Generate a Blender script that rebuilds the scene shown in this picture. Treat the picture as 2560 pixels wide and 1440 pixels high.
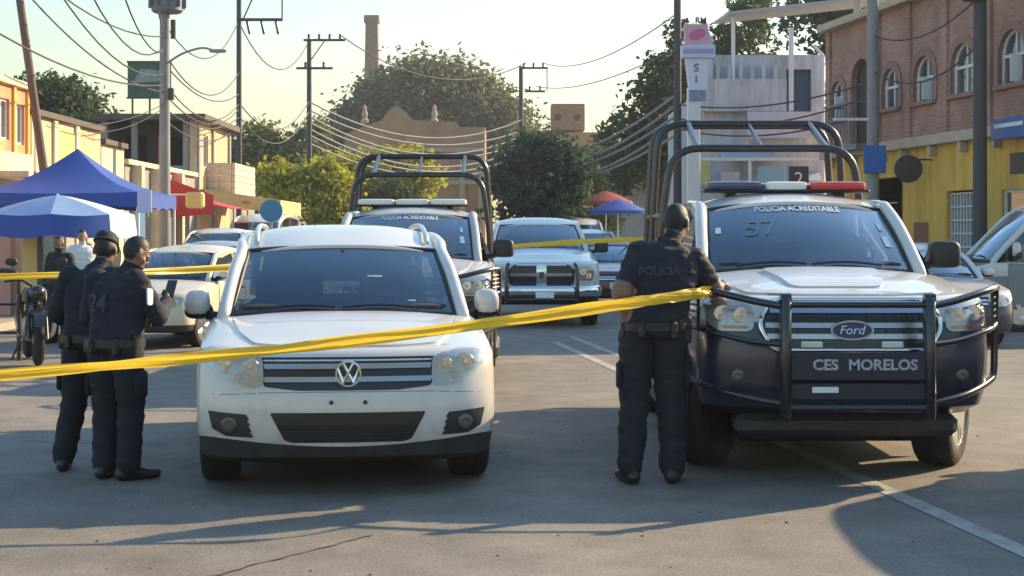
import bpy, bmesh, math, random
import numpy as np
from mathutils import Vector, Matrix, noise
from mathutils.bvhtree import BVHTree
from mathutils.geometry import delaunay_2d_cdt
R = math.radians
random.seed(7)
scene = bpy.context.scene
for o in list(bpy.data.objects): bpy.data.objects.remove(o)
COL = scene.collection

# ---------------------------------------------------------------- camera, sky, sun, exposure
cam_d = bpy.data.cameras.new('camera'); cam = bpy.data.objects.new('camera', cam_d); COL.objects.link(cam)
cam.location = (0, 0, 1.55); cam.rotation_euler = (R(90), 0, 0)
cam_d.sensor_width = 36; cam_d.lens = 54.84; cam_d.shift_y = -0.0508
cam_d.clip_end = 3000
scene.camera = cam
SUN = Vector((1.75, 1.2, 1.0)).normalized()
EL = math.asin(SUN.z); AZ = math.atan2(SUN.x, SUN.y)
w = bpy.data.worlds.new('World'); scene.world = w; w.use_nodes = True
nt = w.node_tree; nt.nodes.clear()
wo = nt.nodes.new('ShaderNodeOutputWorld'); bg = nt.nodes.new('ShaderNodeBackground'); sk = nt.nodes.new('ShaderNodeTexSky')
sk.sky_type = 'NISHITA'; sk.sun_disc = False; sk.sun_elevation = EL; sk.sun_rotation = AZ
sk.air_density = 2.1; sk.dust_density = 1.1; sk.ozone_density = 6.0; sk.altitude = 300
bg.inputs[1].default_value = 0.13
nt.links.new(sk.outputs[0], bg.inputs[0]); nt.links.new(bg.outputs[0], wo.inputs[0])
sd = bpy.data.lights.new('sun', 'SUN'); so = bpy.data.objects.new('sun', sd); COL.objects.link(so)
sd.energy = 5.0; sd.angle = R(0.6); sd.color = (1.0, 0.74, 0.43)
so.rotation_euler = SUN.to_track_quat('Z', 'Y').to_euler(); so.location = (30, 30, 40)
vs = scene.view_settings; vs.view_transform = 'Standard'; vs.look = 'None'; vs.exposure = 1.02; vs.gamma = 1; vs.use_curve_mapping = False
scene.render.engine = 'CYCLES'
scene.cycles.max_bounces = 8; scene.cycles.transparent_max_bounces = 16

# ---------------------------------------------------------------- materials
MATS = {}
def M(name, col=(.5, .5, .5), rough=.6, metal=0, coat=0, var=0, scale=3, bump=0, bscale=40, spec=.5, island=0, emit=0):
    if name in MATS: return MATS[name]
    m = bpy.data.materials.new(name); m.use_nodes = True; MATS[name] = m
    n = m.node_tree.nodes; l = m.node_tree.links; b = n['Principled BSDF']
    b.inputs['Base Color'].default_value = (*col, 1); b.inputs['Roughness'].default_value = rough
    b.inputs['Metallic'].default_value = metal; b.inputs['Coat Weight'].default_value = coat; b.inputs['Coat Roughness'].default_value = .04
    b.inputs['Specular IOR Level'].default_value = spec
    if emit:
        b.inputs['Emission Color'].default_value = (*col, 1); b.inputs['Emission Strength'].default_value = emit
    tc = None
    if var or bump:
        tc = n.new('ShaderNodeTexCoord')
    last = None
    if var:
        t = n.new('ShaderNodeTexNoise'); t.inputs['Scale'].default_value = scale; t.inputs['Detail'].default_value = 7; t.inputs['Roughness'].default_value = .65
        l.new(tc.outputs['Object'], t.inputs['Vector'])
        r = n.new('ShaderNodeMapRange'); r.inputs[1].default_value = .3; r.inputs[2].default_value = .7; r.inputs[3].default_value = 1 - var; r.inputs[4].default_value = 1 + var
        l.new(t.outputs[0], r.inputs[0]); last = r.outputs[0]
        rr = n.new('ShaderNodeMapRange'); rr.inputs[1].default_value = .3; rr.inputs[2].default_value = .7
        rr.inputs[3].default_value = max(.02, rough * (1 - .35 * min(1, var * 2))); rr.inputs[4].default_value = min(1, rough * (1 + .35 * min(1, var * 2)))
        l.new(t.outputs[0], rr.inputs[0]); l.new(rr.outputs[0], b.inputs['Roughness'])
    if island:
        g = n.new('ShaderNodeNewGeometry'); r2 = n.new('ShaderNodeMapRange'); r2.inputs[3].default_value = 1 - island; r2.inputs[4].default_value = 1 + island
        l.new(g.outputs['Random Per Island'], r2.inputs[0])
        if last:
            mm = n.new('ShaderNodeMath'); mm.operation = 'MULTIPLY'; l.new(last, mm.inputs[0]); l.new(r2.outputs[0], mm.inputs[1]); last = mm.outputs[0]
        else: last = r2.outputs[0]
    if last:
        vm = n.new('ShaderNodeVectorMath'); vm.operation = 'SCALE'; vm.inputs[0].default_value = col
        l.new(last, vm.inputs['Scale']); l.new(vm.outputs[0], b.inputs['Base Color'])
    if bump:
        t2 = n.new('ShaderNodeTexNoise'); t2.inputs['Scale'].default_value = bscale; t2.inputs['Detail'].default_value = 5
        l.new(tc.outputs['Object'], t2.inputs['Vector'])
        bp = n.new('ShaderNodeBump'); bp.inputs['Strength'].default_value = bump; bp.inputs['Distance'].default_value = .02
        l.new(t2.outputs[0], bp.inputs['Height']); l.new(bp.outputs[0], b.inputs['Normal'])
    return m
def glassmat(name, tint=(.3, .36, .4), ior=1.5, boost=1.0, dust=0, gcol=(.72, .87, 1)):
    if name in MATS: return MATS[name]
    m = bpy.data.materials.new(name); m.use_nodes = True; MATS[name] = m
    n = m.node_tree.nodes; l = m.node_tree.links; n.clear()
    o = n.new('ShaderNodeOutputMaterial'); mx = n.new('ShaderNodeMixShader'); tr = n.new('ShaderNodeBsdfTransparent'); gl = n.new('ShaderNodeBsdfGlossy')
    tr.inputs[0].default_value = (*tint, 1); gl.inputs['Roughness'].default_value = .03; gl.inputs[0].default_value = (*gcol, 1)
    fr = n.new('ShaderNodeFresnel'); fr.inputs[0].default_value = ior
    mu = n.new('ShaderNodeMath'); mu.operation = 'MULTIPLY'; mu.inputs[1].default_value = boost; mu.use_clamp = True
    l.new(fr.outputs[0], mu.inputs[0]); l.new(mu.outputs[0], mx.inputs[0]); l.new(tr.outputs[0], mx.inputs[1]); l.new(gl.outputs[0], mx.inputs[2]); l.new(mx.outputs[0], o.inputs[0])
    if dust:
        m2 = n.new('ShaderNodeMixShader'); df = n.new('ShaderNodeBsdfDiffuse'); df.inputs[0].default_value = (.45, .47, .5, 1)
        tc = n.new('ShaderNodeTexCoord'); t = n.new('ShaderNodeTexNoise'); t.inputs['Scale'].default_value = 3.5; t.inputs['Detail'].default_value = 6; l.new(tc.outputs['Object'], t.inputs['Vector'])
        r = n.new('ShaderNodeMapRange'); r.inputs[1].default_value = .3; r.inputs[2].default_value = .7; r.inputs[3].default_value = dust * .5; r.inputs[4].default_value = dust * 1.5; l.new(t.outputs[0], r.inputs[0])
        l.new(r.outputs[0], m2.inputs[0]); l.new(mx.outputs[0], m2.inputs[1]); l.new(df.outputs[0], m2.inputs[2]); l.new(m2.outputs[0], o.inputs[0])
    return m

# ---------------------------------------------------------------- object helpers
def tag(o, label=None, cat=None, group=None, kind=None):
    if label: o['label'] = label
    if cat: o['category'] = cat
    if group: o['group'] = group
    if kind: o['kind'] = kind
    return o
def thing(name, label, cat, loc=(0, 0, 0), rz=0, group=None):
    o = bpy.data.objects.new(name, None); COL.objects.link(o); o.location = loc; o.rotation_euler = (0, 0, rz); o.empty_display_size = .2
    return tag(o, label, cat, group)
def dup(o, parent=None):
    c = o.copy(); COL.objects.link(c); c.parent = parent
    for ch in list(o.children): dup(ch, c)
    return c
def smooth01(t): t = min(1, max(0, t)); return t * t * (3 - 2 * t)
def lerp(a, b, t): return a + (b - a) * t

class MB:
    def __init__(s): s.v = []; s.f = []; s.m = []
    def add(s, vs, fs, mi=0):
        b = len(s.v); s.v += [tuple(p) for p in vs]; s.f += [tuple(i + b for i in q) for q in fs]; s.m += [mi] * len(fs); return s
    def box(s, c, d, rz=0, bev=0, mi=0, mat=None):
        x, y, z = d[0] / 2, d[1] / 2, d[2] / 2
        T = mat if mat else Matrix.Translation(c) @ Matrix.Rotation(rz, 4, 'Z')
        if not bev:
            vs = [T @ Vector((sx * x, sy * y, sz * z)) for sx in (-1, 1) for sy in (-1, 1) for sz in (-1, 1)]
            return s.add(vs, [(0, 1, 3, 2), (4, 6, 7, 5), (0, 4, 5, 1), (2, 3, 7, 6), (0, 2, 6, 4), (1, 5, 7, 3)], mi)
        b = min(bev, x * .95, y * .95, z * .95); vs = []; idx = {}
        for sx in (-1, 1):
            for sy in (-1, 1):
                for sz in (-1, 1):
                    for ax in range(3):
                        p = [sx * (x - b), sy * (y - b), sz * (z - b)]; p[ax] = (sx * x, sy * y, sz * z)[ax]
                        idx[(sx, sy, sz, ax)] = len(vs); vs.append(T @ Vector(p))
        fs = []
        for ax in range(3):
            o1, o2 = [a for a in range(3) if a != ax]
            for sg in (-1, 1):
                q = []
                for a, c2 in ((-1, -1), (1, -1), (1, 1), (-1, 1)):
                    k = [0, 0, 0]; k[ax] = sg; k[o1] = a; k[o2] = c2; q.append(idx[(*k, ax)])
                fs.append(q)
        for ax in range(3):
            o1, o2 = [a for a in range(3) if a != ax]
            for a in (-1, 1):
                for c2 in (-1, 1):
                    k = [0, 0, 0]; k[o1] = a; k[o2] = c2; q = []
                    k[ax] = -1; q.append(idx[(*k, o1)]); k[ax] = 1; q.append(idx[(*k, o1)]); q.append(idx[(*k, o2)]); k[ax] = -1; q.append(idx[(*k, o2)])
                    fs.append(q)
        for sx in (-1, 1):
            for sy in (-1, 1):
                for sz in (-1, 1): fs.append([idx[(sx, sy, sz, a)] for a in range(3)])
        return s.add(vs, fs, mi)
    def tube(s, pts, r, n=8, closed=False, mi=0, ell=None):
        pts = [Vector(p) for p in pts]; k = len(pts); rs = r if isinstance(r, (list, tuple)) else [r] * k
        vs = []; fs = []; up = None
        for i, p in enumerate(pts):
            if closed: t = (pts[(i + 1) % k] - pts[i - 1])
            else: t = pts[min(i + 1, k - 1)] - pts[max(i - 1, 0)]
            t.normalize()
            if up is None: up = Vector((0, 0, 1)) if abs(t.z) < .9 else Vector((1, 0, 0))
            a = t.cross(up).normalized(); bb = a.cross(t).normalized(); up = bb
            for j in range(n):
                an = 2 * math.pi * j / n
                ea, eb = ell if ell else (1, 1)
                vs.append(p + (a * math.cos(an) * ea + bb * math.sin(an) * eb) * rs[i])
        m = k if closed else k - 1
        for i in range(m):
            for j in range(n):
                fs.append((i * n + j, i * n + (j + 1) % n, ((i + 1) % k) * n + (j + 1) % n, ((i + 1) % k) * n + j))
        if not closed:
            fs.append(tuple(range(n - 1, -1, -1))); fs.append(tuple((k - 1) * n + j for j in range(n)))
        return s.add(vs, fs, mi)
    def lathe(s, prof, c=(0, 0, 0), axis='z', n=24, mi=0, ang=None):
        vs = []; fs = []; c = Vector(c)
        for r, t in prof:
            for j in range(n):
                a = 2 * math.pi * j / n; u, v2 = r * math.cos(a), r * math.sin(a)
                vs.append(c + Vector({'z': (u, v2, t), 'x': (t, u, v2), 'y': (u, t, v2)}[axis]))
        for i in range(len(prof) - 1):
            for j in range(n):
                fs.append((i * n + j, i * n + (j + 1) % n, (i + 1) * n + (j + 1) % n, (i + 1) * n + j))
        if prof[0][0] > 1e-6: fs.append(tuple(range(n - 1, -1, -1)))
        if prof[-1][0] > 1e-6: fs.append(tuple((len(prof) - 1) * n + j for j in range(n)))
        return s.add(vs, fs, mi)
    def grid(s, fn, nu, nv, mi=0, thick=None):
        vs = []; fs = []
        for i in range(nu + 1):
            for j in range(nv + 1): vs.append(Vector(fn(i / nu, j / nv)))
        st = nv + 1
        for i in range(nu):
            for j in range(nv): fs.append((i * st + j, (i + 1) * st + j, (i + 1) * st + j + 1, i * st + j + 1))
        if thick is not None:
            b = len(vs); t = Vector(thick); vs += [p + t for p in vs]
            fs += [tuple(b + q for q in reversed(f)) for f in list(fs)]
            edge = [(0 * st + j, 0 * st + j + 1) for j in range(nv)] + [(i * st + nv, (i + 1) * st + nv) for i in range(nu)] + [(nu * st + j + 1, nu * st + j) for j in range(nv)] + [((i + 1) * st, i * st) for i in range(nu)]
            fs += [(q, p, p + b, q + b) for p, q in edge]
        return s.add(vs, fs, mi)
    def panel(s, outline, mapfn, holes=(), sp=None, thick=None, mi=0):
        """filled 2-D outline (with holes) mapped to 3-D; thick(u,v)->offset vector gives the back face"""
        loops = [outline] + list(holes); pv = []; ed = []
        def dens(lp):
            if not sp: return [Vector(p) for p in lp]
            o = []
            for i in range(len(lp)):
                a = Vector(lp[i]); b = Vector(lp[(i + 1) % len(lp)]); k = max(1, int((b - a).length / sp + .5))
                o += [a.lerp(b, t / k) for t in range(k)]
            return o
        dl = [dens(l) for l in loops]
        for lp in dl:
            b = len(pv); pv += lp; ed += [(b + i, b + (i + 1) % len(lp)) for i in range(len(lp))]
        def inside(p, lp):
            c = False; j = len(lp) - 1
            for i in range(len(lp)):
                if (lp[i][1] > p[1]) != (lp[j][1] > p[1]) and p[0] < (lp[j][0] - lp[i][0]) * (p[1] - lp[i][1]) / (lp[j][1] - lp[i][1]) + lp[i][0]: c = not c
                j = i
            return c
        if sp:
            xs = [p[0] for p in dl[0]]; ys = [p[1] for p in dl[0]]
            nx = int((max(xs) - min(xs)) / sp) + 1; ny = int((max(ys) - min(ys)) / sp) + 1
            for i in range(1, nx):
                for j in range(1, ny):
                    p = Vector((min(xs) + (max(xs) - min(xs)) * i / nx, min(ys) + (max(ys) - min(ys)) * j / ny))
                    if inside(p, dl[0]) and not any(inside(p, h) for h in dl[1:]):
                        if min((p - q).length for lp in dl for q in lp) > sp * .45: pv.append(p)
        r = delaunay_2d_cdt(pv, ed, [], 0, 1e-6)
        V, E, F = r[0], r[1], r[2]
        tri = []
        for f in F:
            c = sum((V[i] for i in f), Vector((0, 0))) / len(f)
            if inside(c, dl[0]) and not any(inside(c, h) for h in dl[1:]): tri.append(tuple(f))
        P = [Vector(mapfn(p[0], p[1])) for p in V]
        if thick is None: return s.add(P, tri, mi)
        n = len(P); B = [P[i] + Vector(thick(V[i][0], V[i][1])) for i in range(n)]
        cnt = {}
        for f in tri:
            for a, b in zip(f, f[1:] + f[:1]): cnt[(a, b)] = 1
        side = [(b, a, a + n, b + n) for (a, b) in cnt if (b, a) not in cnt]
        return s.add(P + B, tri + [tuple(i + n for i in reversed(f)) for f in tri] + side, mi)
    def sphere(s, c, r, n=10, m=7, mi=0):
        rx, ry, rz = r if isinstance(r, (tuple, list)) else (r, r, r); c = Vector(c)
        vs = [c + Vector((0, 0, -rz))]; fs = []
        for i in range(1, m):
            a = -math.pi / 2 + math.pi * i / m
            for j in range(n):
                b = 2 * math.pi * j / n; vs.append(c + Vector((rx * math.cos(a) * math.cos(b), ry * math.cos(a) * math.sin(b), rz * math.sin(a))))
        vs.append(c + Vector((0, 0, rz)))
        for j in range(n): fs.append((0, 1 + (j + 1) % n, 1 + j))
        for i in range(m - 2):
            for j in range(n): fs.append((1 + i * n + j, 1 + i * n + (j + 1) % n, 1 + (i + 1) * n + (j + 1) % n, 1 + (i + 1) * n + j))
        for j in range(n): fs.append((1 + (m - 2) * n + j, 1 + (m - 2) * n + (j + 1) % n, len(vs) - 1))
        return s.add(vs, fs, mi)
    def mesh(s, name, mats, sharp=35, fix=True):
        me = bpy.data.meshes.new(name); me.from_pydata(s.v, [], s.f)
        for m in (mats if isinstance(mats, (list, tuple)) else [mats]): me.materials.append(m)
        if len(me.polygons): me.polygons.foreach_set('material_index', s.m)
        if fix:
            bm = bmesh.new(); bm.from_mesh(me); bmesh.ops.recalc_face_normals(bm, faces=bm.faces); bm.to_mesh(me); bm.free()
        if sharp is not None:
            me.polygons.foreach_set('use_smooth', [True] * len(me.polygons)); me.set_sharp_from_angle(angle=R(sharp))
        me.update(); return me
    def build(s, name, mats, parent=None, sharp=35, fix=True):
        o = bpy.data.objects.new(name, s.mesh(name, mats, sharp, fix)); COL.objects.link(o); o.parent = parent; return o
def inst(src, name, parent, loc=(0, 0, 0), rot=(0, 0, 0), scale=(1, 1, 1)):
    o = bpy.data.objects.new(name, src.data if hasattr(src, 'data') else src); COL.objects.link(o); o.parent = parent; o.location = loc; o.rotation_euler = rot; o.scale = scale; return o
def rnd(pts, r, n=4):
    """round the corners of a polygon; r is a number or one per corner"""
    out = []; k = len(pts)
    for i in range(k):
        p = Vector(pts[i]); a = Vector(pts[i - 1]) - p; b = Vector(pts[(i + 1) % k]) - p
        rr = r[i] if isinstance(r, (list, tuple)) else r
        q = min(rr, a.length * .48, b.length * .48)
        if q < 1e-5: out.append(p); continue
        a = p + a.normalized() * q; b = p + b.normalized() * q
        for t in range(n + 1):
            t /= n; out.append(a * (1 - t) ** 2 + p * 2 * t * (1 - t) + b * t * t)
    return out
def arc(c, r, a0, a1, n): return [Vector((c[0] + r * math.cos(lerp(a0, a1, i / n)), c[1] + r * math.sin(lerp(a0, a1, i / n)))) for i in range(n + 1)]
def spline(pts, n=6, closed=False):
    pts = [Vector(p) for p in pts]; k = len(pts); o = []
    for i in range(k if closed else k - 1):
        p0 = pts[i - 1] if (i or closed) else pts[0]; p1 = pts[i]; p2 = pts[(i + 1) % k]; p3 = pts[(i + 2) % k] if (closed or i + 2 < k) else pts[-1]
        for j in range(n):
            t = j / n; o.append(.5 * ((2 * p1) + (p2 - p0) * t + (2 * p0 - 5 * p1 + 4 * p2 - p3) * t * t + (3 * p1 - p0 - 3 * p2 + p3) * t ** 3))
    if not closed: o.append(pts[-1])
    return o
def text_mesh(body, size, depth=.004, bold=0):
    c = bpy.data.curves.new('lettering', 'FONT'); c.body = body; c.size = size; c.extrude = depth; c.align_x = 'CENTER'; c.align_y = 'CENTER'; c.offset = bold; c.resolution_u = 3
    o = bpy.data.objects.new('lettering', c); COL.objects.link(o); dg = bpy.context.evaluated_depsgraph_get()
    me = bpy.data.meshes.new_from_object(o.evaluated_get(dg)); bpy.data.objects.remove(o); bpy.data.curves.remove(c); return me
def lettering(body, size, mat, parent, loc, rot=(R(90), 0, 0), depth=.004, bold=0, sx=1, name='lettering', fn=None):
    me = text_mesh(body, size, depth, bold); me.materials.clear(); me.materials.append(mat)
    o = bpy.data.objects.new(name, me); COL.objects.link(o); o.parent = parent
    if fn:
        for v in me.vertices: v.co = fn(v.co)
    else: o.location = loc; o.rotation_euler = rot; o.scale = (sx, 1, 1)
    return o
def evaluated(o):
    dg = bpy.context.evaluated_depsgraph_get(); me = bpy.data.meshes.new_from_object(o.evaluated_get(dg)); return me

# shared materials
WHITEP = M('white_paint', (.60, .585, .56), .3, coat=.8, var=.06, scale=2.2)
def road_dirt(m, amt=.5, top=.75):
    # dried road dust that thickens towards the sills
    n = m.node_tree.nodes; l = m.node_tree.links; b = n['Principled BSDF']; src = b.inputs['Base Color'].links[0].from_socket
    tc = n.new('ShaderNodeTexCoord'); sx = n.new('ShaderNodeSeparateXYZ'); l.new(tc.outputs['Object'], sx.inputs[0]); t = n.new('ShaderNodeTexNoise'); t.inputs['Scale'].default_value = 9; t.inputs['Detail'].default_value = 8; l.new(tc.outputs['Object'], t.inputs['Vector'])
    r = n.new('ShaderNodeMapRange'); r.inputs[1].default_value = top; r.inputs[2].default_value = .2; l.new(sx.outputs[2], r.inputs[0])
    k = n.new('ShaderNodeMapRange'); k.inputs[1].default_value = .38; k.inputs[2].default_value = .68; l.new(t.outputs[0], k.inputs[0])
    mu = n.new('ShaderNodeMath'); mu.operation = 'MULTIPLY_ADD'; l.new(r.outputs[0], mu.inputs[0]); l.new(k.outputs[0], mu.inputs[1]); mu.inputs[2].default_value = .04
    m2 = n.new('ShaderNodeMath'); m2.operation = 'MULTIPLY'; m2.use_clamp = True; l.new(mu.outputs[0], m2.inputs[0]); m2.inputs[1].default_value = amt
    mx = n.new('ShaderNodeMix'); mx.data_type = 'RGBA'; l.new(m2.outputs[0], mx.inputs[0]); l.new(src, mx.inputs[6]); mx.inputs[7].default_value = (.22, .19, .155, 1); l.new(mx.outputs[2], b.inputs['Base Color'])
road_dirt(WHITEP)
BLACKP = M('black_paint', (.010, .013, .022), .3, coat=.5, var=.2, scale=3)
NAVYP = M('navy_paint', (.008, .014, .04), .32, coat=.5, var=.15); road_dirt(NAVYP, .10, 1.1)
PLAST = M('black_plastic', (.018, .019, .022), .55, var=.15, scale=6, bump=.05, bscale=150); road_dirt(PLAST, .10, .6)
RUBBER = M('rubber', (.013, .013, .014), .85, var=.25, scale=9, bump=.25, bscale=90)
CHROME = M('chrome', (.72, .74, .77), .12, 1)
ALU = M('alloy', (.55, .56, .58), .28, 1)
STEEL = M('steel', (.35, .36, .38), .4, .9)
BTUBE = M('black_tube', (.011, .013, .02), .28, coat=.4, var=.1)
INTER = M('interior', (.02, .021, .024), .8, var=.2)
SEAT = M('seat_cloth', (.045, .045, .05), .9, var=.2)
GLASS = glassmat('windshield_glass', (.30, .36, .40), 1.5, 3.2, .05)
GLASSD = glassmat('tinted_glass', (.14, .17, .19), 1.5, 2.2, .012)
LENS = glassmat('lamp_lens', (.93, .93, .92), 1.45, .6, 0, (1, .97, .92))
REFL = M('lamp_reflector', (.75, .75, .74), .16, 1)
AMBER = M('amber_lens', (.75, .28, .04), .2, coat=.5)
REDL = M('red_lens', (.55, .02, .02), .18, coat=.6)
BLUEL = M('dark_blue_lens', (.01, .025, .10), .15, coat=.7)
WHL = M('white_lens', (.75, .74, .68), .2, coat=.6)
PLATE = M('plate_white', (.75, .76, .78), .5)
WRITE = M('white_vinyl', (.72, .74, .76), .5)

def streaks(m, amt=.3):
    # rain streaks and grime on plaster
    n = m.node_tree.nodes; l = m.node_tree.links; b = n['Principled BSDF']; src = b.inputs['Base Color'].links[0].from_socket
    tc = n.new('ShaderNodeTexCoord'); mp = n.new('ShaderNodeMapping'); mp.inputs['Scale'].default_value = (2.2, 2.2, .22); l.new(tc.outputs['Object'], mp.inputs[0])
    t = n.new('ShaderNodeTexNoise'); t.inputs['Scale'].default_value = 1.6; t.inputs['Detail'].default_value = 8; t.inputs['Roughness'].default_value = .7; l.new(mp.outputs[0], t.inputs['Vector'])
    r = n.new('ShaderNodeMapRange'); r.inputs[1].default_value = .42; r.inputs[2].default_value = .68; r.inputs[3].default_value = 1.05; r.inputs[4].default_value = 1 - amt; l.new(t.outputs[0], r.inputs[0])
    v = n.new('ShaderNodeVectorMath'); v.operation = 'SCALE'; l.new(src, v.inputs[0]); l.new(r.outputs[0], v.inputs['Scale']); l.new(v.outputs[0], b.inputs['Base Color']); return m
# ---------------------------------------------------------------- vehicle kit (local frame: nose at y=0 facing -y)
def blob(mb, c, r, e=.5, n=16, m=10, mi=0, rot=None):
    c = Vector(c); vs = []; fs = []
    def sp(v, q): return math.copysign(abs(v) ** q, v)
    for i in range(m + 1):
        a = -math.pi / 2 + math.pi * i / m
        for j in range(n):
            b = 2 * math.pi * j / n
            p = Vector((r[0] * sp(math.cos(a), e) * sp(math.cos(b), e), r[1] * sp(math.cos(a), e) * sp(math.sin(b), e), r[2] * sp(math.sin(a), e)))
            vs.append(c + (rot @ p if rot else p))
    for i in range(m):
        for j in range(n): fs.append((i * n + j, i * n + (j + 1) % n, (i + 1) * n + (j + 1) % n, (i + 1) * n + j))
    return mb.add(vs, fs, mi)
def half_ring(lv, S):
    zf, zr, fy, hw, dz = lv[:5]; L = S['L']; rx = S['rx']; ry = S['ry']; bow = S['bow']; rr = S.get('rr', .25); rin = lv[6] if len(lv) > 6 else 0
    P = []
    def z(x, y): return zf + (zr - zf) * smooth01((y - fy) / S['ycowl']) + dz * (x / hw) ** 2 * max(0, 1 - y / .6)
    nF, nC, nS = 8, 8, 26
    for i in range(nF):
        x = (hw - rx) * i / nF; y = fy + bow * (x / hw) ** 2; P.append((x, y))
    y0 = fy + bow * ((hw - rx) / hw) ** 2
    for i in range(nC):
        a = math.pi / 2 * i / nC; P.append((hw - rx + rx * math.sin(a), y0 + ry * (1 - math.cos(a))))
    ys = y0 + ry; ye = L - rin - rr
    for i in range(nS + 1):
        t = i / nS; y = lerp(ys, ye, t); P.append((hw - S.get('taper', .02) * smooth01((t - .6) / .4), y))
    xe = P[-1][0]
    for i in range(1, 6):
        a = math.pi / 2 * i / 5; P.append((xe - rr + rr * math.cos(a), ye + rr * math.sin(a) * .8))
    for i in range(1, 4): P.append(((xe - rr) * (1 - i / 3), ye + rr * .8))
    return [Vector((x, y, z(x, y))) for x, y in P]
def tub(S, parent, mats, name='body'):
    mb = MB(); rings = [half_ring(l, S) for l in S['levels']]; n = len(rings[0])
    def full(h): return h + [Vector((-p.x, p.y, p.z)) for p in h[-2:0:-1]]
    fl = [full(h) for h in rings]; N = len(fl[0])
    for k in range(len(fl) - 1):
        mb.add(fl[k] + fl[k + 1], [(i, (i + 1) % N, N + (i + 1) % N, N + i) for i in range(N)], S['levels'][k][5])
    for h, top in ((rings[-1], True), (rings[0], False)):
        W = 14; vs = []
        for p in h:
            for j in range(W + 1):
                s = -1 + 2 * j / W; cr = 0
                if top: cr = S['crown'] * smooth01((p.y - h[0].y) / .55) * (1 - abs(s) ** S.get('cpow', 2.2))
                vs.append(Vector((p.x * s, p.y, p.z + cr)))
        for i in range(n - 1):
            y = (h[i].y + h[i + 1].y) / 2
            mi = S['levels'][-1][5] if top else 1
            for j in range(W):
                m2 = 2 if (top and S['cab'][0] < y < S['cab'][1] and 1 <= j < W - 1) else mi
                mb.add([vs[i * (W + 1) + j], vs[i * (W + 1) + j + 1], vs[(i + 1) * (W + 1) + j + 1], vs[(i + 1) * (W + 1) + j]], [(0, 1, 2, 3)], m2)
    me = bpy.data.meshes.new(name); me.from_pydata(mb.v, [], mb.f)
    for m in mats: me.materials.append(m)
    me.polygons.foreach_set('material_index', mb.m)
    bm = bmesh.new(); bm.from_mesh(me); bmesh.ops.remove_doubles(bm, verts=bm.verts, dist=2e-4); bmesh.ops.dissolve_degenerate(bm, edges=bm.edges, dist=1e-5)
    bmesh.ops.recalc_face_normals(bm, faces=bm.faces); bm.to_mesh(me); bm.free()
    o = bpy.data.objects.new(name, me); COL.objects.link(o)
    bv = bpy_bvh(me)
    if S.get('arch'):
        cut = MB()
        for ya in S['axles']:
            if ya > S['L'] + .3: continue
            for sg in (-1, 1):
                x0 = sg * (S['hw'] - .36); x1 = sg * (S['hw'] + .2); rr = S['wr'] + S.get('archgap', .055)
                cut.lathe([(rr, x0), (rr, x1)], (0, ya, S['wr'] + .0), 'x', 28)
        co = cut.build('cutter', mats[1], sharp=None)
        md = o.modifiers.new('b', 'BOOLEAN'); md.object = co; md.solver = 'EXACT'; md.operation = 'DIFFERENCE'
        try: md.material_mode = 'TRANSFER'
        except Exception: pass
        me2 = evaluated(o); o.modifiers.clear()
        if len(me2.polygons) > 200: o.data = me2; bpy.data.meshes.remove(me)
        bpy.data.objects.remove(co)
    o.data.polygons.foreach_set('use_smooth', [True] * len(o.data.polygons)); o.data.set_sharp_from_angle(angle=R(32))
    o.parent = parent
    return o, bv
def bpy_bvh(me): return BVHTree.FromPolygons([v.co.copy() for v in me.vertices], [tuple(p.vertices) for p in me.polygons])
def pfront(bv, off=0.):
    def f(a, b):
        h = bv.ray_cast(Vector((a, -5, b)), Vector((0, 1, 0)))
        if h[0] is None: h = bv.find_nearest(Vector((a, .2, b)))
        return Vector((a, h[0].y - off, b)) if h[0] is not None else Vector((a, -off, b))
    return f
def ptop(bv, off=0.):
    def f(a, b):
        h = bv.ray_cast(Vector((a, b, 5)), Vector((0, 0, -1))); return Vector((a, b, (h[0].z if h[0] is not None else 1) + off))
    return f
def pside(bv, sg, off=0.):
    def f(a, b):
        h = bv.ray_cast(Vector((sg * 5, a, b)), Vector((-sg, 0, 0))); return Vector(((h[0].x if h[0] is not None else sg * .85) + sg * off, a, b))
    return f
def fpanel(bv, name, outline, mat, parent, off=.004, th=.03, sp=.04, sharp=30):
    return MB().panel(outline, pfront(bv, off), sp=sp, thick=lambda u, v: (0, th, 0)).build(name, mat, parent, sharp)
def mirx(pl): return [Vector((-p[0], p[1])) for p in reversed(pl)]
WHEELS = {}
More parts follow.
